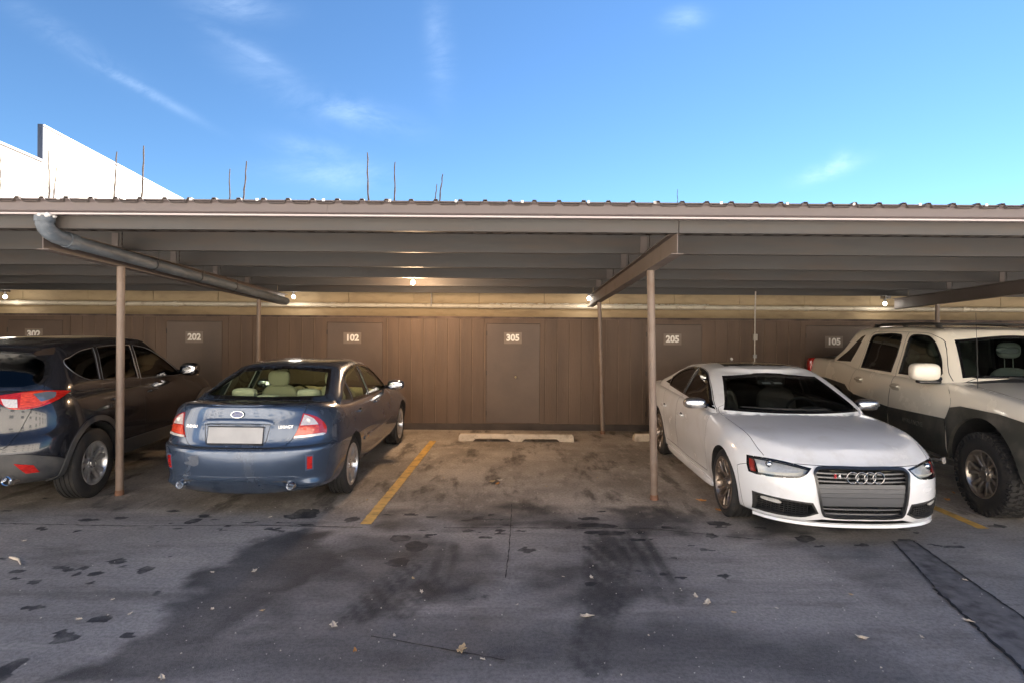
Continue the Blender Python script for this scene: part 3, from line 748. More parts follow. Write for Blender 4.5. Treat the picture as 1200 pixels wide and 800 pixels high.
    for x in (1.335, -1.335): c.arch(x, .325, .345, .58, 1.2)
    wf = curve([(.58, .955, 1), (.36, 1.13), (.10, 1.265), (-.12, 1.308), (-.30, 1.322, 1), (-.34, .965, 1)], 5)
    wr = curve([(-.385, .967, 1), (-.345, 1.325, 1), (-.70, 1.312), (-.95, 1.265), (-1.08, 1.20, 1), (-1.10, .995, 1)], 5)
    wq = curve([(-1.135, .999, 1), (-1.115, 1.185, 1), (-1.32, 1.12), (-1.50, 1.040, 1)], 4)
    for w_ in (wf, wr, wq): c.cut(w_, 'y', .3, 1.2, True)
    rw = curve([(-.63, 1.092, 1), (-.575, 1.19), (-.495, 1.312, 1), (0, 1.345), (.495, 1.312, 1), (.575, 1.19), (.63, 1.092, 1), (0, 1.086)], 5); c.cut(rw, 'x', -1.84, -1.0)
    ws = curve([(-.66, .955, 1), (-.50, 1.27, 1), (0, 1.30), (.50, 1.27, 1), (.66, .955, 1), (0, .935)], 5); c.cut(ws, 'x', 0, 1.3)
    # plate recess and lamp recesses
    pr = curve([(-.285, .73, 1), (-.315, .897, 1), (.315, .897, 1), (.285, .73, 1), (.25, .712), (-.25, .712)], 4)
    dF = curve([(.76, .28, 1), (.80, .55), (.76, .90, 1), (.60, .96), (.37, 1.148), (.10, 1.286), (-.12, 1.328), (-.318, 1.343, 1), (-.362, .95), (-.37, .28, 1)], 4)
    dR = curve([(-.373, .28, 1), (-.365, .95), (-.322, 1.343, 1), (-.70, 1.334), (-.97, 1.283), (-1.115, 1.205, 1), (-1.13, .985), (-1.10, .80), (-.99, .62), (-.95, .28, 1)], 4)
    d1 = c.panel('door', dF, 'y', .45, 1.2, sides=(1, -1)); d2 = c.panel('door', dR, 'y', .45, 1.2, sides=(1, -1))
    lid = curve([(-.40, .690, 1), (.40, .690, 1), (.475, .715), (.535, .80), (.578, .94, 1), (.60, 1.03, 1), (.60, 1.3, 1), (-.60, 1.3, 1), (-.60, 1.03, 1), (-.578, .94, 1), (-.535, .80), (-.475, .715)], 4)
    L1 = c.panel('trunk_lid', lid, 'x', -2.7, -1.885)[0]
    bp = [(-2.7, .1), (-2.7, .684), (-2.0, .690), (-1.72, .60), (-1.70, .1)]
    bpn = c.panel('rear_bumper', bp, 'y', -1.2, 1.2)[0]
    c.body()
    gs = glass('green_side_glass', (.72, .78, .70), .4); gr_ = glass('green_rear_glass', (.92, .97, .90), .22)
    for w_, par in ((wf, d1), (wr, d2)):
        c.patch('window', gs, offset_poly(w_, .004), 'side', par, c.top, pair=True, off=-.006, thick=.004)
        me = patch(c.top, offset_poly(w_, .014), 'side', off=.003, thick=.012, holes=[offset_poly(w_, -.006)]); c.p('window_trim', me, M['black'], par[0]); c.p('window_trim', ycopy(me), M['black'], par[1])
    c.patch('quarter_window', gs, offset_poly(wq, .004), 'side', None, c.top, pair=True, off=-.006, thick=.004)
    c.patch('windscreen', gs, offset_poly(ws, .006), 'front', None, c.top, off=-.004, thick=.004)
    c.patch('rear_window', gr_, offset_poly(rw, .006), 'rear', None, c.top, off=-.004, thick=.004)
    c.p('rear_window_seal', patch(c.top, offset_poly(rw, .020), 'rear', off=.001, thick=.008, holes=[offset_poly(rw, -.008)]), M['black'])
    hl = MB()   # heater lines are left faint; roof ditches
    for s in (1, -1): c.trim('roof_ditch', M['black'], [(x, .575 if x > -1 else .57) for x in np.linspace(.1, -1.05, 12)], 'top', .004, None, c.top, both=False) if s > 0 else None
    # tail lamps (rear coordinates: s = -y)
    YW = 155
    TL = curve([(.562, .880), (.580, .990, 1), (.64, .972), (.70, .940), (.745, .895), (.768, .855, 1), (.776, .81), (.772, .775, 1), (.66, .768), (.520, .766, 1)], 4)
    def lampset(sgn):
        T = [(-a, z) for a, z in TL]     # car left is negative s from behind -> y positive
        poly = yawpoly(c.src, T, YW)
        mk = lambda nm, pl, off, th, m, par, holes=(): c.p(nm, patch(c.src, pl, YW, off=off, thick=th, mirror=sgn < 0, step=.02, holes=holes), m, par)
        H = mk('tail_lamp', poly, .005, .02, M['red'], c.root)
        up_ = yawpoly(c.src, [(-a, z) for a, z in curve([(.570, .880, 1), (.590, .977, 1), (.63, .958), (.675, .925), (.708, .876, 1)], 4)], YW)
        mk('clear_section', up_, .013, .012, M['whitelens'], H)
        mid = yawpoly(c.src, [(-a, z) for a, z in curve([(.536, .792, 1), (.565, .870, 1), (.712, .868, 1), (.720, .798, 1)], 4)], YW)
        mk('brake_section', mid, .013, .012, M['orange'], H)
        lo = yawpoly(c.src, [(-a, z) for a, z in curve([(.523, .765, 1), (.531, .786, 1), (.745, .792, 1), (.766, .784, 1), (.75, .770, 1)], 3)], YW)
        mk('lower_strip', lo, .014, .012, M['whitelens'], H)
        b = MB(); h, n = cast(c.src, 'rear', -.63, .922); b.ell((h.x-.012, sgn*h.y, .922), (.008, .03, .022), 2); b.build('reflector', M['reflector'], H)
        return H
    for sgn in (1, -1): lampset(sgn)
    # trunk furniture
    gb = curve([(-.345, .898, 1), (-.34, .925), (-.27, .948), (0, .955), (.27, .948), (.34, .925), (.345, .898, 1), (0, .902)], 4)
    c.p('trunk_garnish', patch(c.src, gb, 'rear', off=.022, thick=.03, dome=.012), paint, L1)
    c.trim('recess_edge', M['inner'], pr, 'rear', .003, L1, closed=True, off=0)
    pl = [(-.235, .742), (.235, .742), (.235, .905), (-.235, .905)]; PM = surf_mat(c.src, 'rear', 0, .802, .004); mb = MB(); mb.box((-.262, -.075, 0), (.262, .075, .004), PM); P_ = mb.build('licence_plate', M['plate'], L1, bevel=.003)
    P_['label'] = 'blank pale licence plate'
    mb = MB(); mb.tube([PM @ Vector(q) for q in ((-.268, -.081, .004), (.268, -.081, .004), (.268, .081, .004), (-.268, .081, .004))], .005, 6, True); mb.build('plate_frame', M['dark'], P_)
    Mx = surf_mat(c.src, 'rear', 0, .992, .008) @ Matrix(((0, 1, 0, 0), (0, 0, 1, 0), (1, 0, 0, 0), (0, 0, 0, 1)))
    bd = MB(); bd.tube([Mx @ Vector((0.004, .060*math.cos(a), .031*math.sin(a))) for a in np.linspace(0, 2*math.pi, 33)[:-1]], .0045, 6, True)
    for (y, z, s_) in ((-.032, .010, .012), (-.008, .012, .006), (.012, .012, .006), (.030, .004, .006), (.0, -.010, .006), (.020, -.012, .006)):
        v = [Mx @ Vector((.005, y+s_*(1 if k % 2 == 0 else .35)*math.cos(k*math.pi/4), z+s_*(1 if k % 2 == 0 else .35)*math.sin(k*math.pi/4))) for k in range(8)]+[Mx @ Vector((.009, y, z))]; bd.add(v, [(k, (k+1) % 8, 8) for k in range(8)])
    bd.build('oval_badge', M['chrome'], L1); bb = MB(); bb.ell((0, 0, 0), (.004, .058, .029), 2, 24, 10, Mx); bb.build('badge_field', mat('badge_blue', (.05, .07, .2), .2, coat=1), L1)
    for tx, yy in (('SUBARU', .45), ('LEGACY', -.45)):
        Mt = surf_mat(c.src, 'rear', -yy, .872, .006); text_mesh(tx, .036, Mt, M['chrome'], 'lettering', L1, .002, .001)
    # bumper furniture
    for s in (1, -1):
        rf = curve([(s*.652, .472, 1), (s*.692, .472, 1), (s*.697, .592, 1), (s*.658, .595, 1)], 3); yw = 180-25*s if False else (155 if s < 0 else 205)
        # reflector recess and lens, seen from behind
        c.p('bumper_reflector', patch(c.src, [(a, z) for a, z in rf], 'rear', off=.006, thick=.012), M['red'], bpn)
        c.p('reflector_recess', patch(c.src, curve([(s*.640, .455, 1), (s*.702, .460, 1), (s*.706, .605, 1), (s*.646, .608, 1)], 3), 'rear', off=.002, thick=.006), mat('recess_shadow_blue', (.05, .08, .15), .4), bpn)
        # exhausts
        for k, (r0, m_) in enumerate(((.036, M['chrome']),)):
            mb = MB(); Mx = Matrix.Translation((-2.262, s*.525, .328)); mb.lathe([(r0*.78, .10), (r0*.78, -.06), (r0*.95, -.068), (r0*1.12, -.06), (r0*1.12, .10)], 28, 'x', Mx); mb.lathe([(0, .02), (r0*.78, .02)], 28, 'x', Mx); mb.build('exhaust_tip', m_, c.root, merge=False)
        mb = MB(); mb.tube([(-2.2, s*.525, .328), (-2.0, s*.50, .33), (-1.7, s*.42, .31)], .028, 10); mb.ell((-1.95, s*.48, .33), (.22, .12, .08), 3); mb.build('muffler', M['steel'], c.root)
    lp = curve([(-.63, .372, 1), (-.58, .405), (-.48, .422), (.48, .422), (.58, .405), (.63, .372, 1), (.58, .378), (.48, .400), (-.48, .400), (-.58, .378)], 4)
    c.p('bumper_ridge', patch(c.src, lp, 'rear', off=.012, thick=.02, dome=.004), paint, bpn)
    vb = [(-.50, .352), (.50, .352), (.56, .40), (-.56, .40)]; c.p('valance', patch(c.src, vb, 'rear', off=.001, thick=.01), M['dark'], bpn)
    lp2 = [(-.47, .335), (.47, .335), (.46, .362), (-.46, .362)]; c.p('valance_lip', patch(c.src, lp2, 'rear', off=.010, thick=.02), paint, bpn)
    sc = curve([(-.435, .598), (-.325, .625, 1), (-.318, .57), (-.325, .535), (-.37, .518), (-.43, .530), (-.475, .545), (-.42, .565)], 4); c.p('paint_scuff', patch(c.src, sc, 'rear', off=.0015, thick=.004), mat('bare_scuff', (.085, .10, .13), .6, var=.2, vscale=30), bpn, label='dull grey scuffed patch on the bumper')
    c.p('side_moulding', patch(c.src, [(-.90, .50), (.70, .49), (.70, .525), (-.90, .535)], 'side', off=.012, thick=.016), paint); c.p('side_moulding', ycopy(patch(c.src, [(-.90, .50), (.70, .49), (.70, .525), (-.90, .535)], 'side', off=.012, thick=.016)), paint)
    for x, par in ((-.20, d1), (-1.02, d2)):
        for s, q in zip((1, -1), par):
            h, n = cast(c.src, 'side', x, .865); b = MB(); b.ell((x, s*(h.y+.022), .865), (.09, .012, .014), 3.4); b.ell((x+.075, s*(h.y+.01), .865), (.014, .02, .012), 3); b.ell((x-.075, s*(h.y+.01), .865), (.014, .02, .012), 3); b.build('handle', paint, q)
            b = MB(); b.ell((x, s*(h.y-.002), .865), (.055, .006, .026), 2.5); b.build('handle_cup', M['inner'], q)
    pts = [(-1.60+.075*math.cos(a), .82+.065*math.sin(a)) for a in np.linspace(0, 2*math.pi, 25)[:-1]]
    P = surf_line(c.src, pts, 'side', .0005); MB().tube([(p.x, -p.y, p.z) for p in P], .0022, 4, True).build('fuel_flap', M['inner'], c.root)
    mirror_part(c, d1, (.55, .775, .965), (.57, .93, .99), (.085, .12, .072), paint)
    for x in (1.335, -1.335):
        for s in (1, -1): wheel(c, x, s, .315, .205, .222, .745, 'five', M['rim_silver'])
    sb = M['seat_beige']
    for x, y in ((-.05, .36), (-.05, -.36)): seat(c, x, y, sb, 1.0)
    b = MB(); b.ell((-.95, 0, .52), (.28, .60, .10), 4); b.ell((-1.27, 0, .78), (.10, .60, .27), 3); Bn = b.build('rear_bench', sb, c.root)
    for y, h_ in ((.36, 1.085), (-.36, 1.085)): q = MB(); q.ell((-1.34, y, h_), (.06, .135, .055), 3); q.build('headrest', sb, Bn)
    b = MB(); b.box((-1.80, -.60, .99), (-1.36, .60, 1.005)); b.build('parcel_shelf', mat('shelf_beige', (.50, .49, .42), .8), c.root)
    b = MB(); b.ell((-1.62, -.02, 1.075), (.06, .12, .03), 3); o = b.build('brake_light_housing', sb, c.root); b = MB(); b.box((-1.69, -.08, 1.06), (-1.675, .05, 1.085)); b.build('brake_light', mat('high_brake_light', (.55, .15, .10), .3), o)
    dash(c, .66, .92, .66, sb, .36, M['dark'])
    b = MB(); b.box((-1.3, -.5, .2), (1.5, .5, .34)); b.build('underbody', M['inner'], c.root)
    return c
# ---------------------------------------------------------------- black crossover at the left edge
def build_suv():
    paint = mat('black_metallic_paint', (.022, .023, .029), .22, metal=.35, coat=1., dirt=(.10, .10, .105), dscale=2.3, dlo=.62, dhi=1.05)
    top = [(2.2, .86), (2.0, .93), (1.6, 1.02), (1.1, 1.09), (.7, 1.13), (0, 1.14), (-1.6, 1.19), (-2.3, 1.20)]
    up = lambda d: [(x, z+d) for x, z in top]
    rows = [dict(w=0, z=.30, xf=2.1, xr=-2.0), dict(w=.74, z=.30, xf=2.1, xr=-2.02, Lr=.45), dict(w=.85, z=[(2, .30), (-1.6, .32), (-2.2, .40)], xf=2.2, xr=-2.18, Lr=.50),
            dict(w=.895, z=[(2, .40), (-1.6, .44), (-2.2, .50)], xf=2.24, xr=-2.235, Lr=.52, nr=2.8), dict(w=.915, z=[(2, .56), (-1.6, .60), (-2.2, .64)], xf=2.26, xr=-2.25, Lr=.52, nr=2.7),
            dict(w=.918, z=[(2, .70), (-1.6, .76), (-2.2, .72)], xf=2.24, xr=-2.235, Lr=.52, nr=2.6), dict(w=.915, z=[(2, .76), (-1.6, .86), (-2.2, .79)], xf=2.22, xr=-2.17, Lr=.50, nr=2.5),
            dict(w=.905, z=[(2, .80), (0, .93), (-1.6, .98), (-2.2, .98)], xf=2.18, xr=-2.14, Lf=.8, Lr=.48, nr=2.5), dict(w=.865, z=[(2, .84), (1, 1.02), (0, 1.06), (-1.6, 1.12), (-2.2, 1.12)], xf=2.12, xr=-2.10, Lf=.8, Lr=.46, nr=2.5),
            dict(w=.79, z=top, xf=2.06, xr=-2.05, Lf=.7, Lr=.44, nr=2.5), dict(w=.4, z=up(.01), xf=2.03, xr=-2.04, Lf=.5), dict(w=0, z=up(.014), xf=2.02, xr=-2.04)]
    bump = lambda x, c, s: math.exp(-((x-c)/s)**2)
    def deform(x, y, z):
        y *= 1+.020*(bump(x, 1.35, .46)+bump(x, -1.35, .46))*max(0, min(1, (z-.3)/.2))*max(0, min(1, (1.0-z)/.25)); return x, y, z
    roof = lambda d: [(.7, 1.34+d), (.35, 1.54+d), (0, 1.615+d), (-.4, 1.640+d), (-1.0, 1.635+d), (-1.6, 1.600+d), (-1.9, 1.585+d)]
    g = [dict(w=0, z=1.0, xf=1.15, xr=-2.0, Lf=.3, Lr=.3), dict(w=.84, z=1.0, xf=1.15, xr=-2.0, Lf=.3, Lr=.36), dict(w=.855, z=[(1, 1.085), (-1, 1.13), (-2, 1.155)], xf=1.08, xr=-2.04, Lf=.34, Lr=.42, nf=2.2, nr=2.4),
         dict(w=.79, z=[(.7, 1.30), (-.3, 1.33), (-1.9, 1.36)], xf=.76, xr=-1.93, Lf=.3, Lr=.42, nf=2.2, nr=2.4), dict(w=.70, z=[(.4, 1.50), (-.35, 1.565), (-1.7, 1.53)], xf=.42, xr=-1.84, Lf=.28, Lr=.40, nf=2.2, nr=2.5),
         dict(w=.63, z=roof(.010), xf=.30, xr=-1.86, Lf=.25, Lr=.34, nr=2.8), dict(w=.35, z=roof(.042), xf=.24, xr=-1.89, Lf=.2, Lr=.3), dict(w=0, z=roof(.052), xf=.22, xr=-1.90, Lf=.1, Lr=.1)]
    cav = [dict(w=0, z=.45, xf=1.0, xr=-1.7), dict(w=.75, z=.45, xf=1.0, xr=-1.7, nf=6, nr=6, Lf=.3, Lr=.2), dict(w=.78, z=1.10, xf=1.0, xr=-1.90, Lf=.3, Lr=.3), dict(w=.73, z=1.32, xf=.7, xr=-1.84, Lf=.3, Lr=.3),
           dict(w=.64, z=[(.4, 1.47), (-.35, 1.52), (-1.7, 1.50)], xf=.38, xr=-1.76, Lf=.26, Lr=.3), dict(w=.3, z=[(.4, 1.5), (-.35, 1.60), (-1.7, 1.56)], xf=.3, xr=-1.74, Lf=.2, Lr=.2), dict(w=0, z=[(.4, 1.505), (-.35, 1.61), (-1.7, 1.57)], xf=.3, xr=-1.74, Lf=.1, Lr=.1)]
    c = Car('black_crossover', 'black crossover seen from its rear corner, cut by the left edge of the picture', 'car', SUV_LOC, R(SUV_RZ), paint, rows, g, cav, deform)
    for x in (1.35, -1.35): c.arch(x, .375, .42, .60, 1.3)
    wf = curve([(.66, 1.13, 1), (.45, 1.30), (.18, 1.45), (0, 1.515), (-.25, 1.555, 1), (-.32, 1.175, 1)], 5)
    wr = curve([(-.40, 1.185, 1), (-.335, 1.558, 1), (-.65, 1.572), (-.97, 1.562, 1), (-1.08, 1.232, 1)], 5)
    wq = curve([(-1.15, 1.24, 1), (-1.05, 1.560, 1), (-1.28, 1.535), (-1.50, 1.478), (-1.58, 1.445), (-1.54, 1.36), (-1.42, 1.285), (-1.30, 1.245, 1)], 5)
    for w_ in (wf, wr, wq): c.cut(w_, 'y', .35, 1.3, True)
    rw = curve([(-.58, 1.225, 1), (-.68, 1.26), (-.675, 1.37), (-.62, 1.475), (-.46, 1.55), (0, 1.57), (.46, 1.55), (.62, 1.475), (.675, 1.37), (.68, 1.26), (.58, 1.225, 1)], 5); c.cut(rw, 'x', -2.5, -1.2)
    dF = curve([(.82, .42, 1), (.86, .75), (.82, 1.10, 1), (.70, 1.15), (.46, 1.32), (.19, 1.47), (0, 1.535), (-.275, 1.578, 1), (-.35, 1.1), (-.34, .42, 1)], 4)
    dR = curve([(-.343, .42, 1), (-.353, 1.1), (-.279, 1.578, 1), (-.65, 1.594), (-1.0, 1.584, 1), (-1.115, 1.22), (-1.13, 1.0), (-.97, .80), (-.93, .42, 1)], 4)
    d1 = c.panel('door', dF, 'y', .5, 1.3, sides=(1, -1)); d2 = c.panel('door', dR, 'y', .5, 1.3, sides=(1, -1))
    hat = curve([(-.50, .665, 1), (.50, .665, 1), (.60, .70), (.655, .85), (.70, .99, 1), (.725, 1.2), (.66, 1.46), (.60, 1.58, 1), (-.60, 1.58, 1), (-.66, 1.46), (-.725, 1.2), (-.70, .99, 1), (-.655, .85), (-.60, .70)], 4)
    T1 = c.panel('tailgate', hat, 'x', -2.7, -1.80)[0]
    clad = mat('grey_black_cladding', (.045, .046, .05), .5, dirt=(.10, .095, .09), dscale=3)
    bp = [(-2.7, .1), (-2.7, .585), (-2.05, .555), (-1.80, .50), (-1.62, .1)]
    c.panel('rear_bumper', [(-2.7, .1), (-2.7, .63), (-2.14, .625), (-1.87, .533), (-1.775, .49), (-1.755, .1)], 'y', -1.3, 1.3, clad)[0]
    c.body()
    gt = glass('privacy_glass', (.05, .055, .06), .5); gf = glass('front_side_glass', (.40, .42, .40), .45)
    for w_, par, gg in ((wf, d1, gf), (wr, d2, gt)):
        c.patch('window', gg, offset_poly(w_, .004), 'side', par, c.top, pair=True, off=-.006, thick=.004)
        me = patch(c.top, offset_poly(w_, .016), 'side', off=.003, thick=.012, holes=[offset_poly(w_, -.004)]); c.p('window_trim', me, M['black'], par[0]); c.p('window_trim', ycopy(me), M['black'], par[1])
    c.patch('quarter_window', gt, offset_poly(wq, .004), 'side', None, c.top, pair=True, off=-.006, thick=.004)
    tr = mat('satin_window_trim', (.35, .35, .36), .35, metal=.8)
    for w_, par in ((wf, d1), (wr, d2), (wq, (c.root, c.root))): c.trim('window_bead', tr, offset_poly(w_, .010), 'side', .0035, par, c.top, closed=True, pair=True, off=.003)
    c.patch('rear_window', gt, offset_poly(rw, .006), 'rear', T1, c.top, off=-.004, thick=.004)
    c.p('rear_window_seal', patch(c.top, offset_poly(rw, .022), 'rear', off=.002, thick=.008, holes=[offset_poly(rw, -.008)]), M['black'], T1)
    c.patch('windscreen', gf, curve([(-.70, 1.12, 1), (-.58, 1.50, 1), (.58, 1.50, 1), (.70, 1.12, 1)], 4), 'front', None, c.top, off=.002, thick=.004)
    # roof spoiler
    sp = MB(); vs = []
    for y in np.linspace(-.66, .66, 17):
        k = (y/.66)**2; z = 1.632-.045*k; x0 = -1.60; x1 = -2.02+.10*k
        vs += [(x0, y, z+.012), (x1+.06, y, z-.012), (x1, y, z-.035), (x1+.03, y, z-.055), (x0, y, z-.06)]
    sp.add(vs, [(i*5+k, i*5+(k+1) % 5, i*5+5+(k+1) % 5, i*5+5+k) for i in range(16) for k in range(5)]+[(0, 1, 2, 3, 4), (84, 83, 82, 81, 80)], True); sp.build('roof_spoiler', paint, T1, angle=50)
    an = MB(); an.prism([(-1.78, 1.64), (-1.60, 1.665), (-1.70, 1.70), (-1.78, 1.725), (-1.84, 1.725)], -.012, .012, 'y'); an.build('fin_antenna', M['black'], c.root, bevel=.006)
    # tail lamp wraps far round the side
    YW = 138
    def sp_(pts): 
        out = []
        for x, y, z in pts: out.append((-x*math.sin(R(YW))+y*math.cos(R(YW)), z))
        return out
    def yy(x, z):
        h, n = cast(c.src, 'side', x, z); return h
    def ss(fr, a, z):
        h, n = cast(c.src, fr, a, z); return (-h.x*math.sin(R(YW))+h.y*math.cos(R(YW)), z)
    for sgn in (1, -1):
        S3 = lambda x, y, z, *k: (-x*math.sin(R(YW))+y*math.cos(R(YW)), z)+k
        outl = curve([S3(-2.045, .445, 1.157, 1), S3(-1.95, .62, 1.180), S3(-1.86, .742, 1.186), S3(-1.76, .81, 1.178), S3(-1.67, .85, 1.166, 1), S3(-1.75, .845, 1.125), S3(-1.858, .828, 1.084), S3(-1.968, .747, 1.040), S3(-2.057, .576, 1.030), S3(-2.07, .471, 1.088, 1)], 4)
        H = c.p('tail_lamp', patch(c.src, outl, YW, off=.012, thick=.03, mirror=sgn < 0, step=.035), M['red'], c.root)
        inn = curve([S3(-1.98, .60, 1.168, 1), S3(-1.90, .70, 1.175), S3(-1.82, .76, 1.17, 1), S3(-1.86, .80, 1.12), S3(-1.95, .752, 1.055), S3(-2.03, .62, 1.045, 1)], 4)
        K = c.p('lamp_ring', patch(c.src, inn, YW, off=.018, thick=.01, mirror=sgn < 0, step=.035), M['orange'], H)
        wh = curve([S3(-1.93, .67, 1.155, 1), S3(-1.85, .75, 1.165), S3(-1.80, .79, 1.155, 1), S3(-1.84, .80, 1.115), S3(-1.93, .74, 1.085, 1)], 4)
        c.p('clear_section', patch(c.src, wh, YW, off=.0215, thick=.01, mirror=sgn < 0, step=.035), mat('smoky_lens', (.22, .26, .32), .1, metal=.5, coat=1) if sgn > 0 else bpy.data.materials['smoky_lens'], H)
        wl = curve([S3(-2.055, .475, 1.125, 1), S3(-2.0, .575, 1.115, 1), S3(-2.04, .61, 1.045, 1), S3(-2.06, .52, 1.055)], 3)
        c.p('reverse_section', patch(c.src, wl, YW, off=.018, thick=.01, mirror=sgn < 0, step=.035), M['whitelens'], H)
        rf = curve([(sgn*.720, .436, 1), (sgn*.80, .434, 1), (sgn*.775, .510, 1), (sgn*.655, .540, 1)], 4)
        c.p('bumper_reflector', patch(c.src, rf, 'rear', off=.008, thick=.015), M['red'], c.root)
        mb = MB(); Mx = Matrix.Translation((-2.12, sgn*.61, .385)); r0 = .042; mb.lathe([(r0*.78, .10), (r0*.78, -.06), (r0*.95, -.068), (r0*1.12, -.06), (r0*1.12, .10)], 28, 'x', Mx); mb.lathe([(0, .02), (r0*.78, .02)], 28, 'x', Mx); mb.build('exhaust_tip', M['chrome'], c.root, merge=False)
    # arch and sill cladding, chrome handles
    for xw in (1.35, -1.35):
        P = [(xw+.435*math.cos(a), .375+.435*math.sin(a)) for a in np.linspace(R(-8), R(188), 40)]
        Q = [(xw+.495*math.cos(a), .375+.490*math.sin(a)) for a in np.linspace(R(188), R(-8), 40)]
        me = patch(c.src, P+Q, 'side', off=.014, thick=.03, step=.06); c.p('arch_cladding', me, clad); c.p('arch_cladding', ycopy(me), clad)
    me = patch(c.src, [(-.86, .335), (.86, .335), (.84, .48), (-.84, .50)], 'side', off=.014, thick=.03, step=.08); c.p('sill_cladding', me, clad); c.p('sill_cladding', ycopy(me), clad)
    for x, par in ((-.12, d1), (-.92, d2)):
        for s, q in zip((1, -1), par):
            h, n = cast(c.src, 'side', x, 1.0); b = MB(); b.ell((x, s*(h.y+.024), 1.0), (.095, .013, .015), 3.4); b.ell((x+.08, s*(h.y+.01), 1.0), (.014, .022, .012), 3); b.ell((x-.08, s*(h.y+.01), 1.0), (.014, .022, .012), 3); b.build('handle', paint, q)
    mirror_part(c, d1, (.60, .85, 1.17), (.62, 1.02, 1.205), (.10, .12, .09), paint)
    for x in (1.35, -1.35):
        for s in (1, -1): wheel(c, x, s, .362, .225, .222, .805, 'twin', M['rim_silver'])
    for x, y in ((-.0, .38), (-.0, -.38)): seat(c, x, y, M['seat_dark'], 1.18)
    b = MB(); b.ell((-.95, 0, .66), (.28, .64, .10), 4); b.ell((-1.27, 0, .98), (.10, .64, .32), 3); b.build('rear_bench', M['seat_dark'], c.root)
    dash(c, .76, 1.10, .70, M['seat_dark'], .38, M['dark'])
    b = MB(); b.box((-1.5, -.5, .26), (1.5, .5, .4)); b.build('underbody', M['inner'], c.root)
    return c
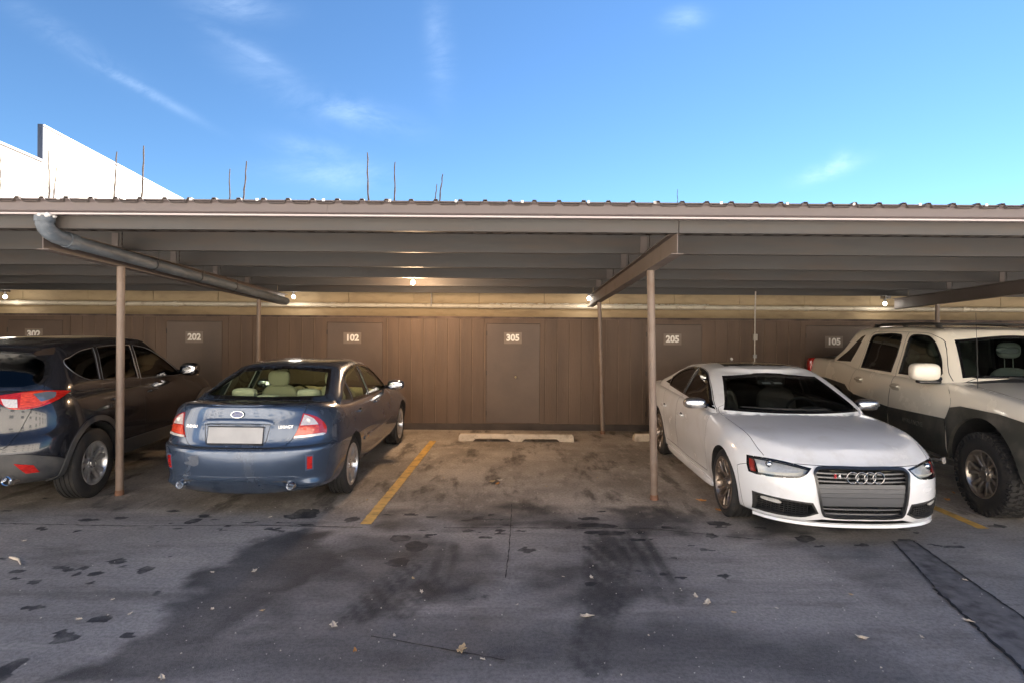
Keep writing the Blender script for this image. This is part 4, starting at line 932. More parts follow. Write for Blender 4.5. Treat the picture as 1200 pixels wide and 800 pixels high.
# ---------------------------------------------------------------- pale sport-utility pickup at the right edge
def build_truck():
    paint = mat('pale_cream_paint', (.80, .735, .62), .26, coat=.9, dirt=(.62, .54, .42), dscale=2.2, dlo=.55, dhi=1.0)
    clad = mat('charcoal_cladding', (.030, .032, .028), .5, dirt=(.11, .10, .085), dscale=3, bump=.1)
    top = [(2.6, 1.08), (2.3, 1.13), (1.9, 1.18), (1.4, 1.235), (1.0, 1.255), (0, 1.25), (-1.2, 1.27), (-1.6, 1.32), (-2.9, 1.33)]
    up = lambda d: [(x, z+d) for x, z in top]
    rows = [dict(w=0, z=.42, xf=2.3, xr=-2.6), dict(w=.80, z=.42, xf=2.35, xr=-2.6, nr=4), dict(w=.93, z=.43, xf=2.45, xr=-2.72, Lf=.45, Lr=.3, nf=3, nr=4), dict(w=.975, z=.50, xf=2.50, xr=-2.76, Lf=.42, Lr=.3, nf=3.2, nr=4),
            dict(w=.992, z=.64, xf=2.53, xr=-2.78, Lf=.40, Lr=.3, nf=3.4, nr=4), dict(w=1.0, z=[(2.5, .78), (-2.7, .82)], xf=2.53, xr=-2.78, Lf=.40, Lr=.28, nf=3.4, nr=4), dict(w=.995, z=[(2.5, .92), (-2.7, .97)], xf=2.52, xr=-2.77, Lf=.40, Lr=.28, nf=3.4, nr=4),
            dict(w=.975, z=[(2.5, 1.0), (0, 1.09), (-2.7, 1.12)], xf=2.51, xr=-2.76, Lf=.40, Lr=.26, nf=3.4, nr=4), dict(w=.945, z=[(2.5, 1.045), (1.4, 1.16), (0, 1.20), (-1.3, 1.235), (-1.7, 1.28), (-2.7, 1.285)], xf=2.49, xr=-2.74, Lf=.42, Lr=.24, nf=3, nr=4),
            dict(w=.905, z=[(a, b-.012) for a, b in top], xf=2.46, xr=-2.72, Lf=.45, Lr=.22, nf=3, nr=4), dict(w=.84, z=top, xf=2.44, xr=-2.71, Lf=.45, Lr=.2, nf=3), dict(w=.4, z=up(.03), xf=2.42, xr=-2.7, Lf=.3, Lr=.2), dict(w=0, z=up(.035), xf=2.42, xr=-2.7, Lf=.2, Lr=.2)]
    roof = lambda d: [(.95, 1.56+d), (.62, 1.77+d), (.35, 1.825+d), (-.3, 1.845+d), (-1.0, 1.835+d), (-1.4, 1.80+d), (-1.9, 1.5+d)]
    g = [dict(w=0, z=1.1, xf=1.2, xr=-2.1, Lf=.2, Lr=.2), dict(w=.90, z=1.1, xf=1.2, xr=-2.1, Lf=.3, Lr=.2), dict(w=.915, z=[(1, 1.20), (-1.2, 1.22), (-2, 1.30)], xf=1.12, xr=-2.02, Lf=.28, Lr=.15, nf=2.4, nr=4),
         dict(w=.86, z=[(.9, 1.48), (-1.6, 1.50)], xf=.90, xr=-1.76, Lf=.26, Lr=.14, nf=2.4, nr=4), dict(w=.80, z=[(.7, 1.70), (-.4, 1.765), (-1.5, 1.72)], xf=.70, xr=-1.54, Lf=.24, Lr=.14, nf=2.4, nr=4),
         dict(w=.735, z=roof(.0), xf=.60, xr=-1.46, Lf=.22, Lr=.14, nr=4), dict(w=.4, z=roof(.03), xf=.54, xr=-1.42, Lf=.2, Lr=.1), dict(w=0, z=roof(.036), xf=.52, xr=-1.42, Lf=.1, Lr=.1)]
    cav = [dict(w=0, z=.6, xf=1.0, xr=-1.3), dict(w=.83, z=.6, xf=1.0, xr=-1.3, nf=6, nr=6, Lf=.2, Lr=.2), dict(w=.86, z=1.2, xf=1.04, xr=-1.5, Lf=.25, Lr=.14, nr=4), dict(w=.80, z=1.48, xf=.84, xr=-1.42, Lf=.25, Lr=.12, nr=4),
           dict(w=.735, z=[(.7, 1.67), (-.4, 1.73), (-1.4, 1.68)], xf=.64, xr=-1.36, Lf=.22, Lr=.1, nr=4), dict(w=.4, z=[(.6, 1.70), (-.4, 1.80), (-1.4, 1.73)], xf=.56, xr=-1.33, Lf=.2, Lr=.1), dict(w=0, z=[(.6, 1.705), (-.4, 1.805), (-1.4, 1.735)], xf=.56, xr=-1.33, Lf=.1, Lr=.1)]
    c = Car('pale_pickup', 'cream white four door pickup with dark lower cladding, at the right edge of the picture', 'truck', TRK_LOC, R(TRK_RZ), paint, rows, g, cav)
    for x in (1.62, -1.62): c.arch(x, .44, .525, .60, 1.4)
    # squared arch opening in front, as on this body
    wf = curve([(.77, 1.290, 1), (.79, 1.34, 1), (.69, 1.50), (.54, 1.665), (.44, 1.725), (.34, 1.75), (.08, 1.755), (.01, 1.715), (-.04, 1.28, 1), (.50, 1.283, 1)], 4)
    wr = curve([(-.235, 1.282, 1), (-.165, 1.70), (-.21, 1.752), (-.70, 1.748), (-.88, 1.725), (-.93, 1.66), (-1.01, 1.285, 1)], 4)
    wq = curve([(-1.36, 1.335, 1), (-1.20, 1.60), (-1.12, 1.73, 1), (-1.22, 1.70), (-1.50, 1.50), (-1.80, 1.325, 1)], 4)
    for w_ in (wf, wr): c.cut(w_, 'y', .4, 1.3, True)
    ws = curve([(-.745, 1.315, 1), (-.64, 1.71, 1), (0, 1.765), (.64, 1.71, 1), (.745, 1.315, 1), (0, 1.325)], 5); c.cut(ws, 'x', .2, 1.3)
    dF = curve([(1.02, .50, 1), (1.06, .84), (1.10, .98), (1.08, 1.10), (.92, 1.27, 1), (.84, 1.36), (.60, 1.69), (.46, 1.765), (.30, 1.79), (-.05, 1.793, 1), (-.11, 1.3), (-.13, .50, 1)], 4)
    dR = curve([(-.133, .50, 1), (-.113, 1.3), (-.053, 1.793, 1), (-.70, 1.79), (-.93, 1.76), (-.99, 1.66), (-1.07, 1.30, 1), (-1.16, 1.15), (-1.22, 1.0, 1), (-1.12, .85), (-1.09, .50, 1)], 4)
    d1 = c.panel('door', dF, 'y', .55, 1.3, sides=(1, -1)); d2 = c.panel('door', dR, 'y', .55, 1.3, sides=(1, -1))
    bon = curve([(2.40, -.70, 1), (2.40, .70, 1), (1.9, .80), (1.25, .82), (.98, .80, 1), (.98, -.80, 1), (1.25, -.82), (1.9, -.80)], 4); c.panel('hood', bon, 'z', 1.03, 1.6)
    c.body()
    for o in list(c.root.children):
        o.data.materials.append(clad)
    def clad_line(x): return float(pchip([-3, -1.3, -1.0, .60, .92, 1.02, 1.08, 1.62, 2.2, 2.6], [.98, .97, .93, .87, .845, .96, .985, 1.0, .92, .90], [x])[0])
    # cladding panels as raised surfaces: doors, fender, bed side
    def strip(x0, x1, zt0, zt1, zb=.455, off=.016):
        return [(x0, zb), (x1, zb), (x1, zt1), (x0, zt0)]
    for nm, x0, x1, t0, t1, par in (('door_cladding', -.125, 1.045, .838, .868, d1), ('door_cladding', -1.085, -.138, .893, .840, d2)):
        me = patch(c.src, strip(x0, x1, t0, t1), 'side', off=.016, thick=.03, step=.09); c.p(nm, me, clad, par[0]); c.p(nm, ycopy(me), clad, par[1])
    fpoly = [(1.06, .455), (1.08, .455)]+[(1.62+.522*math.cos(a), .44+.522*math.sin(a)) for a in np.linspace(R(178), R(2), 26)]+[(2.18, .455), (2.44, .50), (2.46, .90), (2.34, .96), (2.14, 1.01), (1.85, 1.035), (1.30, 1.035), (1.13, 1.00), (1.09, .90), (1.068, .87)]
    me = patch(c.src, fpoly, 'side', off=.022, thick=.04, step=.07); c.p('fender_cladding', me, clad); c.p('fender_cladding', ycopy(me), clad)
    rpoly = [(-2.66, .50), (-2.16, .50)]+[(-1.62+.522*math.cos(a), .44+.522*math.sin(a)) for a in np.linspace(R(178), R(2), 26)]+[(-1.085, .50), (-1.085, .90), (-1.24, .93), (-1.34, 1.0), (-2.0, 1.04), (-2.66, 1.0)]
    me = patch(c.src, rpoly, 'side', off=.022, thick=.04, step=.07); c.p('bed_cladding', me, clad); c.p('bed_cladding', ycopy(me), clad)
    h, n = cast(c.src, 'side', .35, .80); 
    Mt = Matrix.Translation((.45, -(h.y+.018), .73)) @ Matrix.Rotation(R(90), 4, 'X'); text_mesh('AVALANCHE', .075, Mt, mat('clad_letters', (.085, .085, .075), .5), 'lettering', d1[1], .002, .001)
    # sail panels: dark glass on the slope behind the rear doors
    bg_ = M['black']; gt = glass('privacy_glass_pickup', (.06, .06, .065), .5); gf = glass('pickup_side_glass', (.50, .53, .50), .42); gw = glass('pickup_windscreen', (.80, .86, .84), .36)
    c.patch('sail_panel', bg_, wq, 'side', None, c.top, pair=True, off=.004, thick=.01)
    for w_, par, gg in ((wf, d1, gf), (wr, d2, gt)):
        c.patch('window', gg, offset_poly(w_, .004), 'side', par, c.top, pair=True, off=-.010, thick=.004)
        me = patch(c.top, offset_poly(w_, .012), 'side', off=.004, thick=.016, holes=[offset_poly(w_, -.010)]); c.p('window_trim', me, M['black'], par[0]); c.p('window_trim', ycopy(me), M['black'], par[1])
    c.patch('windscreen', gw, offset_poly(ws, .006), 'front', None, c.top, off=-.004, thick=.004)
    c.p('windscreen_seal', patch(c.top, offset_poly(ws, .008), 'front', off=.002, thick=.008, step=.03, holes=[offset_poly(ws, -.016)]), M['black'])
    c.p('cowl', patch(c.src, [(1.00, -.78), (1.00, .78), (1.13, .70), (1.17, 0), (1.13, -.70)], 'top', off=.004, thick=.01), M['dark'])
    # bed cover and tail lamps
    c.p('bed_cover', patch(c.src, [(-2.62, -.80), (-2.62, .80), (-2.04, .80), (-2.04, -.80)], 'top', off=.008, thick=.02), M['dark'])
    for s in (1, -1):
        mb = MB(); mb.ell((-2.70, s*.93, 1.13), (.075, .07, .19), 5); mb.build('tail_lamp', M['red'], c.root)
        P = [(x, s*.62, 1.885+.012*math.cos(x*2)) for x in np.linspace(.30, -1.20, 14)]; P[0] = (.36, s*.62, 1.845); P[-1] = (-1.26, s*.62, 1.835)
        mb = MB().tube(P, .014, 8); [mb.ell((x, s*.62, 1.865), (.05, .02, .022), 3) for x in (.28, -.45, -1.18)]; mb.build('roof_rack_rail', M['dark'], c.root)
        mb = MB(); Pn = [(.98, s*.97, .40), (.9, s*1.03, .385), (-.95, s*1.03, .385), (-1.05, s*.97, .40)]; mb.tube(Pn, .045, 12); mb.build('running_board', mat('polished_step', (.55, .55, .56), .25, metal=1) if s > 0 else bpy.data.materials['polished_step'], c.root)
    for x in (.10, -1.05): MB().tube([(x, -.62, 1.89), (x, 0, 1.91), (x, .62, 1.89)], .013, 8).build('roof_crossbar', M['dark'], c.root)
    ch = mat('cream_handle', (.66, .60, .49), .25, metal=.2, coat=1)
    for x, par in ((.0, d1), (-.94, d2)):
        for s, q in zip((1, -1), par):
            h, n = cast(c.src, 'side', x, 1.10); b = MB(); b.ell((x, s*(h.y+.026), 1.115), (.085, .014, .018), 3.4); b.ell((x+.07, s*(h.y+.012), 1.115), (.016, .022, .016), 3); b.ell((x-.07, s*(h.y+.012), 1.115), (.016, .022, .016), 3); b.build('handle', ch, q)
            b = MB(); b.ell((x, s*(h.y+.001), 1.105), (.10, .008, .045), 3.5); b.build('handle_plate', ch, q)
    mirror_part(c, d1, (.80, .90, 1.28), (.80, 1.08, 1.36), (.085, .155, .100), paint, 3.6)
    for s, par in zip((1, -1), d1):
        mb = MB(); mb.ell((.78, s*1.02, 1.245), (.06, .13, .022), 4); mb.build('mirror_arm', M['black'], par)
    # front bumper, grille and lamps (mostly outside the picture)
    mb = MB(); mb.ell((2.50, 0, .66), (.14, .96, .16), 6, 40, 12); mb.build('front_bumper', clad, c.root)
    c.p('grille', patch(c.src, [(-.62, .84), (.62, .84), (.62, 1.02), (-.62, 1.02)], 'front', off=.01, thick=.02), M['dark'])
    for s in (1, -1): c.p('headlight', patch(c.src, [(s*.66, .84), (s*.92, .84), (s*.92, 1.02), (s*.66, 1.02)], 'front', off=.012, thick=.02), M['reflector'])
    for x in (1.62, -1.62):
        for s in (1, -1): wheel(c, x, s, .405, .275, .232, .865, 'chunk', mat('worn_alloy', (.42, .37, .32), .3, metal=.9, coat=.3, var=.2, vscale=20) if 'worn_alloy' not in bpy.data.materials else bpy.data.materials['worn_alloy'], chunky=True)
    gs = mat('grey_seat', (.16, .16, .15), .75)
    for x, y in ((.25, .42), (.25, -.42)): seat(c, x, y, gs, 1.36, .27)
    b = MB(); b.ell((-.70, 0, .80), (.28, .70, .10), 4); b.ell((-1.05, 0, 1.14), (.10, .70, .34), 3); b.build('rear_bench', gs, c.root)
    dash(c, .86, 1.24, .78, gs, .42, M['dark'])
    b = MB(); b.ell((.52, 0, 1.60), (.02, .13, .04), 3.5); b.build('rear_view_mirror', M['dark'], c.root)
    for s in (-1, 1):
        pts = [cast(c.src, 'front', y, 1.30+.03*abs(y-.1*s)/.6)[0]+Vector((.014, 0, .008)) for y in np.linspace(s*.12+.3, s*.12-.45, 8)]; MB().tube(pts, .007, 6).build('wiper', M['dark'], c.root)
    MB().tube([(1.35, -.86, 1.22), (1.34, -.862, 1.60), (1.32, -.866, 2.02)], [.004, .003, .002], 6).build('antenna', M['dark'], c.root)
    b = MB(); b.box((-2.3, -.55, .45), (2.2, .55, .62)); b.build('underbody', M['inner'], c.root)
    return c
# ---------------------------------------------------------------- world, sun, camera
SUN_EL, SUN_AZ = R(38.5), R(52)     # azimuth from +Y towards +X
w = bpy.data.worlds.new('World'); scene.world = w; w.use_nodes = True; nt = w.node_tree; L = nt.links.new
bg = nt.nodes['Background']; sky = nt.nodes.new('ShaderNodeTexSky'); sky.sky_type = 'NISHITA'; sky.sun_disc = False
sky.sun_elevation = SUN_EL; sky.sun_rotation = SUN_AZ; sky.altitude = 1300; sky.air_density = 1.0; sky.dust_density = 0.0; sky.ozone_density = 1.6
bg.inputs['Strength'].default_value = SKY_S
tc = nt.nodes.new('ShaderNodeTexCoord'); sep = nt.nodes.new('ShaderNodeSeparateXYZ'); L(tc.outputs['Generated'], sep.inputs[0])
def math_(op, a, b=None, c=None, clamp=False):
    n = nt.nodes.new('ShaderNodeMath'); n.operation = op; n.use_clamp = clamp
    for i, v in enumerate((a, b, c)):
        if v is None: continue
        if isinstance(v, (int, float)): n.inputs[i].default_value = v
        else: L(v, n.inputs[i])
    return n.outputs[0]
# wisps of cirrus: each is an elongated spot in direction space (x/y, z/y), broken up by noise
U = math_('DIVIDE', sep.outputs[0], math_('MAXIMUM', sep.outputs[1], .05)); V = math_('DIVIDE', sep.outputs[2], math_('MAXIMUM', sep.outputs[1], .05))
cmb = nt.nodes.new('ShaderNodeCombineXYZ'); L(U, cmb.inputs[0]); L(V, cmb.inputs[1])
nz = nt.nodes.new('ShaderNodeTexNoise'); nz.inputs['Scale'].default_value = 9; nz.inputs['Detail'].default_value = 9; nz.inputs['Roughness'].default_value = .68; nz.inputs['Distortion'].default_value = .5
mp = nt.nodes.new('ShaderNodeMapping'); mp.inputs['Rotation'].default_value = (0, 0, R(24)); mp.inputs['Scale'].default_value = (.6, 1.3, 1); L(cmb.outputs[0], mp.inputs[0]); L(mp.outputs[0], nz.inputs['Vector'])
acc = None
for px, py, lx, ly, ang, amp in ((150, 100, 75, 5.5, -28, .75), (75, 50, 80, 14, -32, .35), (270, 8, 50, 16, -8, .7), (290, 62, 70, 10, -30, .45), (415, 134, 60, 15, -14, .8), (365, 178, 50, 14, -10, .45), (390, 205, 70, 16, -4, .6),
                                 (512, 55, 14, 55, 5, .45), (800, 20, 22, 12, 10, .65), (972, 196, 34, 9, 18, 1.0), (985, 188, 14, 11, 40, .8), (320, 95, 90, 22, -35, .3)):
    cu, cv = (px-VX)/F, (VY-py)/F; ca, sa = math.cos(R(ang)), math.sin(R(ang))
    du = math_('SUBTRACT', U, cu); dv = math_('SUBTRACT', V, cv)
    a = math_('DIVIDE', math_('ADD', math_('MULTIPLY', du, ca), math_('MULTIPLY', dv, sa)), lx/F)
    b = math_('DIVIDE', math_('SUBTRACT', math_('MULTIPLY', dv, ca), math_('MULTIPLY', du, sa)), ly/F)
    d = math_('ADD', math_('MULTIPLY', a, a), math_('MULTIPLY', b, b)); g = math_('MULTIPLY', math_('EXPONENT', math_('MULTIPLY', d, -1.0)), amp)
    acc = g if acc is None else math_('MAXIMUM', acc, g)
nm = math_('MULTIPLY_ADD', nz.outputs['Fac'], 3.2, -1.15, clamp=True)
cl = math_('MULTIPLY', math_('MULTIPLY', acc, nm), .24, clamp=True)
mx = nt.nodes.new('ShaderNodeMix'); mx.data_type = 'RGBA'; mx.inputs['B'].default_value = (11, 13, 15.5, 1); L(cl, mx.inputs['Factor'])
tint = nt.nodes.new('ShaderNodeMix'); tint.data_type = 'RGBA'; tint.blend_type = 'MULTIPLY'; tint.inputs['Factor'].default_value = 1; tint.inputs['B'].default_value = (*SKY_TINT, 1)
L(sky.outputs[0], tint.inputs['A']); L(tint.outputs['Result'], mx.inputs['A']); L(mx.outputs['Result'], bg.inputs[0])

sl = bpy.data.lights.new('sun', 'SUN'); sl.energy = 5.0; sl.angle = R(.5); sl.color = (1, .93, .84)
so = bpy.data.objects.new('sun', sl); COL.objects.link(so)
sd = Vector((math.sin(SUN_AZ)*math.cos(SUN_EL), math.cos(SUN_AZ)*math.cos(SUN_EL), math.sin(SUN_EL))); so.rotation_euler = sd.to_track_quat('Z', 'Y').to_euler(); so.location = (20, 5, 20)
cd = bpy.data.cameras.new('camera'); cd.sensor_width = 36; cd.lens = 36*F/1200; cd.clip_end = 2000; cd.shift_x = (600-VX)/1200; cd.shift_y = -(400-VY)/1200
cam = bpy.data.objects.new('camera', cd); COL.objects.link(cam); cam.location = (0, 0, CAMZ)
cam.rotation_euler = (Matrix.Rotation(R(90), 4, 'X') @ Matrix.Rotation(ROLL, 4, 'Z')).to_euler(); scene.camera = cam
scene.view_settings.view_transform = 'Standard'; scene.view_settings.look = 'None'; scene.view_settings.gamma = 1; scene.view_settings.exposure = EXPOSURE
scene.cycles.max_bounces = 8; scene.cycles.diffuse_bounces = 4; scene.cycles.transparent_max_bounces = 12; scene.cycles.caustics_reflective = False; scene.cycles.caustics_refractive = False
scene.cycles.use_denoising = True; scene.cycles.sample_clamp_indirect = 6

# ---------------------------------------------------------------- ground
def build_ground():
    """one sheet to the horizon, finely divided where the photograph looks; wear is stored per vertex"""
    def stain_list():
        S = []
        # damp / oily spots: photo position, half size in metres, strength
        for px, py, a, b, k in ((225,610,.10,.05,1),(350,604,.30,.05,1),(358,600,.22,.07,1),(415,608,.10,.04,.9),(470,630,.14,.05,1),(485,640,.16,.08,.8),(468,657,.14,.06,.9),(560,607,.10,.035,.9),(700,615,.28,.045,1),(710,624,.30,.03,1),(690,607,.2,.03,.8),(845,613,.18,.04,1),
            (835,627,.10,.035,1),(945,631,.14,.05,1),(1010,637,.12,.03,.8),(180,617,.05,.02,.8),(50,620,.14,.02,.9),(37,682,.08,.035,.9),(20,676,.05,.025,.9),(83,666,.08,.03,.9),(95,671,.06,.03,.9),(104,664,.07,.03,.8),(114,672,.09,.035,1),(140,657,.16,.05,.8),(168,667,.16,.05,.8),(182,636,.05,.02,.7),
            (80,747,.12,.05,.8),(120,724,.09,.04,.7),(75,740,.07,.03,.7),(180,696,.10,.04,.5),(187,715,.08,.03,.5),(105,684,.06,.02,.7),(765,631,.05,.02,.8),(750,669,.08,.035,.6),(780,672,.08,.03,.6),(790,654,.07,.03,.5),(690,640,.12,.04,.5),(635,641,.16,.05,.4),(10,785,.12,.1,.7),(860,680,.05,.02,.5),
            (560,700,.2,.06,.5),(1120,640,.2,.04,.7),(1165,616,.2,.03,.7),(905,580,.1,.03,.5),(580,608,.3,.02,.6),(650,607,.12,.02,.5),(395,634,.05,.02,.6)):
            p = at(px, py, 1); Y = CAMZ/max(.05, (CAMZ-p.z)); a = min(a, .11) if px < 200 else a; S.append((p.x*Y, Y, a*.62, b*.66, k))
        return S
    S = stain_list(); r9 = random.Random(31)
    for (x0, x1, y0, y1, n_) in ((0, 200, 640, 760, 9), (440, 760, 598, 632, 26), (780, 1130, 600, 645, 16), (180, 440, 596, 625, 14), (560, 900, 640, 690, 10), (0, 160, 575, 625, 8)):
        for _ in range(n_):
            p = at(r9.uniform(x0, x1), r9.uniform(y0, y1), 1); Y = CAMZ/(CAMZ-p.z); s_ = r9.uniform(.018, .055); S.append((p.x*Y, Y, s_*r9.uniform(1, 2), s_*.35, r9.uniform(.6, 1)))
    def sheen(x, y, pts, wd):
        """closeness to a polyline"""
        d = 9
        for (ax, ay), (bx, by) in zip(pts, pts[1:]):
            vx, vy = bx-ax, by-ay; t = max(0, min(1, ((x-ax)*vx+(y-ay)*vy)/(vx*vx+vy*vy))); d = min(d, math.hypot(x-ax-vx*t, y-ay-vy*t))
        return max(0, 1-d/wd)
    gp = lambda px, py: (lambda p: (p.x*CAMZ/(CAMZ-p.z), CAMZ/(CAMZ-p.z)))(at(px, py, 1))
    xs = [-400, -60, -20]+list(np.arange(-9.0, 9.01, .036))+[20, 60, 400]; ys = [-400, -60, -10, 0, 2]+list(np.arange(2.9, 12.2, .036))+[20, 60, 400]
    me = bpy.data.meshes.new('ground'); nx, ny = len(xs), len(ys)
    X, Y = np.meshgrid(xs, ys); V = np.stack([X, Y, np.zeros_like(X)], -1).reshape(-1, 3)
    i = (np.arange(ny-1)[:, None]*nx+np.arange(nx-1)).reshape(-1); Fc = np.stack([i, i+1, i+nx+1, i+nx], 1)
    me.vertices.add(len(V)); me.vertices.foreach_set('co', V.ravel()); me.loops.add(Fc.size); me.loops.foreach_set('vertex_index', Fc.ravel())
    me.polygons.add(len(Fc)); me.polygons.foreach_set('loop_start', np.arange(len(Fc))*4); me.update()
    X, Y = V[:, 0], V[:, 1]
    # smooth value noise in numpy
    def vn(x, y, s, seed):
        rs = np.random.RandomState(seed); T = rs.rand(64, 64); x = x*s; y = y*s; xi = np.floor(x).astype(int); yi = np.floor(y).astype(int); fx = x-xi; fy = y-yi
        fx = fx*fx*(3-2*fx); fy = fy*fy*(3-2*fy); g = lambda a, b: T[a % 64, b % 64]
        return (g(xi, yi)*(1-fx)+g(xi+1, yi)*fx)*(1-fy)+(g(xi, yi+1)*(1-fx)+g(xi+1, yi+1)*fx)*fy
    def fbm(x, y, s, seed, o=5): return sum(vn(x, y, s*2**k, seed+k)*.5**k for k in range(o))/(2-.5**(o-1))
    wx = X+.6*(fbm(X, Y, 1.1, 1)-.5)+.30*(fbm(X, Y, 5, 60)-.5); wy = Y+.4*(fbm(X, Y, 1.1, 9)-.5)+.24*(fbm(X, Y, 6, 70)-.5)
    spot = np.zeros(len(V)); sx_ = X+.10*(fbm(X, Y, 4, 81)-.5)+.06*(fbm(X, Y, 14, 82)-.5); sy_ = Y+.10*(fbm(X, Y, 4, 83)-.5)+.06*(fbm(X, Y, 14, 84)-.5)
    for sx, sy, a, b, k in S:
        d = ((sx_-sx)/a)**2+((sy_-sy)/(b*2.2))**2; spot = np.maximum(spot, k*np.clip(1.7-d*1.1, 0, 1))
    # dark sealed areas, as polylines with width
    def area(pts, wd, soft=.3):
        P = [gp(*p) for p in pts]; d = np.full(len(V), 9.)
        for (ax, ay), (bx, by) in zip(P, P[1:]):
            vx, vy = bx-ax, by-ay; t = np.clip(((wx-ax)*vx+(wy-ay)*vy)/(vx*vx+vy*vy), 0, 1); d = np.minimum(d, np.hypot(wx-ax-vx*t, wy-ay-vy*t))
        return np.clip((wd-d)/(wd*soft), 0, 1)
    def poly(pts, soft):
        P = [gp(*q) for q in pts]; n = len(P); d = np.full(len(V), 9.); ins = np.zeros(len(V), bool)
        for k in range(n):
            (ax, ay), (bx, by) = P[k], P[(k+1) % n]; vx, vy = bx-ax, by-ay
            t = np.clip(((wx-ax)*vx+(wy-ay)*vy)/(vx*vx+vy*vy+1e-9), 0, 1); d = np.minimum(d, np.hypot(wx-ax-vx*t, wy-ay-vy*t))
            if abs(by-ay) > 1e-9: ins ^= ((ay > wy) != (by > wy)) & (wx < vx*(wy-ay)/(by-ay)+ax)
        return np.clip(.5+np.where(ins, d, -d)/soft, 0, 1)
    fb = lambda s, sd: np.clip((fbm(X, Y, s, sd)-.32)*3.2, 0, 1)
    dark = poly([(312, 622), (376, 622), (362, 648), (385, 668), (330, 700), (300, 735), (262, 760), (200, 800), (60, 800), (150, 765), (215, 728), (228, 690), (205, 678), (262, 655)], .10)*(.65+.35*fb(1.5, 21))
    dark = np.maximum(dark, poly([(400, 632), (470, 628), (560, 640), (575, 690), (520, 705), (470, 700), (430, 740), (300, 745), (300, 690), (350, 655)], .25)*(.40+.55*fb(2.4, 22)))
    dark = np.maximum(dark, poly([(130, 800), (240, 745), (420, 715), (640, 735), (760, 725), (960, 740), (1120, 800)], .40)*(.52+.33*fb(.9, 23)))
    dark = np.maximum(dark, poly([(590, 668), (700, 660), (700, 625), (752, 625), (800, 690), (770, 720), (690, 730), (560, 710)], .22)*(.2+.6*fb(2.4, 24)))
    dark = np.maximum(dark, poly([(0, 575), (520, 575), (520, 590), (0, 600)], .12)*.35*fb(2, 25))
    dark = np.maximum(dark, poly([(440, 596), (560, 592), (850, 592), (1060, 625), (900, 632), (640, 618), (430, 620)], .14)*(.1+.75*fb(3.2, 26)))
    dark = np.maximum(dark, poly([(930, 640), (1040, 640), (1180, 760), (1120, 790), (1000, 690)], .3)*.45*fb(2., 27))
    # tyre scuffs
    scuff = np.zeros(len(V))
    for pts in ([(505, 640), (470, 670), (420, 720)], [(523, 640), (510, 680), (470, 715)], [(715, 625), (725, 660), (700, 735)], [(745, 625), (770, 670), (790, 700)], [(700, 630), (702, 690), (690, 780)]):
        P = [gp(*p) for p in pts]; d = np.full(len(V), 9.); sg = np.zeros(len(V))
        for (ax, ay), (bx, by) in zip(P, P[1:]):
            vx, vy = bx-ax, by-ay; l = math.hypot(vx, vy); t = np.clip(((X-ax)*vx+(Y-ay)*vy)/(l*l), 0, 1); dd = np.hypot(X-ax-vx*t, Y-ay-vy*t); sg = np.where(dd < d, (X-ax)*vy/l-(Y-ay)*vx/l, sg); d = np.minimum(d, dd)
        scuff = np.maximum(scuff, np.clip((.14-d)/.05, 0, 1)*(.35+.65*(np.sin(sg*2*math.pi/.05) > -.2))*.8)
    scuff *= np.clip(fbm(X, Y, 3, 33)*2.6-.45, 0, 1)
    for nme, arr in (('spot', spot), ('dark', dark), ('scuff', scuff)):
        at_ = me.attributes.new(nme, 'FLOAT', 'POINT'); at_.data.foreach_set('value', arr.astype(np.float32))
    m = bpy.data.materials.new('worn_asphalt'); m.use_nodes = True; nt = m.node_tree; L = nt.links.new; b = nt.nodes['Principled BSDF']
    tc = nt.nodes.new('ShaderNodeTexCoord'); geo = nt.nodes.new('ShaderNodeSeparateXYZ'); L(tc.outputs['Object'], geo.inputs[0])
    def mt(op, a, b_=None, c=None, clamp=False):
        n = nt.nodes.new('ShaderNodeMath'); n.operation = op; n.use_clamp = clamp
        for i_, v in enumerate((a, b_, c)):
            if v is None: continue
            if isinstance(v, (int, float)): n.inputs[i_].default_value = v
            else: L(v, n.inputs[i_])
        return n.outputs[0]
    def nz(sc, det=6, rg=.6, sx=1, sy=1, dist=0):
        mp = nt.nodes.new('ShaderNodeMapping'); mp.inputs['Scale'].default_value = (sx, sy, 1); L(tc.outputs['Object'], mp.inputs[0])
        n = nt.nodes.new('ShaderNodeTexNoise'); n.inputs['Scale'].default_value = sc; n.inputs['Detail'].default_value = det; n.inputs['Roughness'].default_value = rg; n.inputs['Distortion'].default_value = dist; L(mp.outputs[0], n.inputs[0]); return n.outputs['Fac']
    def mr(v, lo, hi, a=0., c=1., smooth=True):
        r = nt.nodes.new('ShaderNodeMapRange'); r.interpolation_type = 'SMOOTHSTEP' if smooth else 'LINEAR'
        for k, q in zip(('From Min', 'From Max', 'To Min', 'To Max'), (lo, hi, a, c)): r.inputs[k].default_value = q
        L(v, r.inputs[0]); return r.outputs[0]
    def mix(f, a, c):
        x = nt.nodes.new('ShaderNodeMix'); x.data_type = 'RGBA'
        for k, q in (('A', a), ('B', c)):
            if isinstance(q, tuple): x.inputs[k].default_value = (*q, 1)
            else: L(q, x.inputs[k])
        if isinstance(f, float): x.inputs['Factor'].default_value = f
        else: L(f, x.inputs['Factor'])
        return x.outputs['Result']
    def attr(n_):
        a = nt.nodes.new('ShaderNodeAttribute'); a.attribute_name = n_; return a.outputs['Fac']
    lot = mix(mr(nz(.7, 7, .6), .3, .7), (.27, .25, .24), (.42, .39, .372))
    lot = mix(mr(nz(2.6, 7, .65, 1, 2.2, .6), .48, .75, 0, .55), lot, (.27, .26, .265))
    lot = mix(mr(nz(1.7, 6, .62, .6, 1.6), .50, .70, 0, .6), lot, (.135, .124, .117))
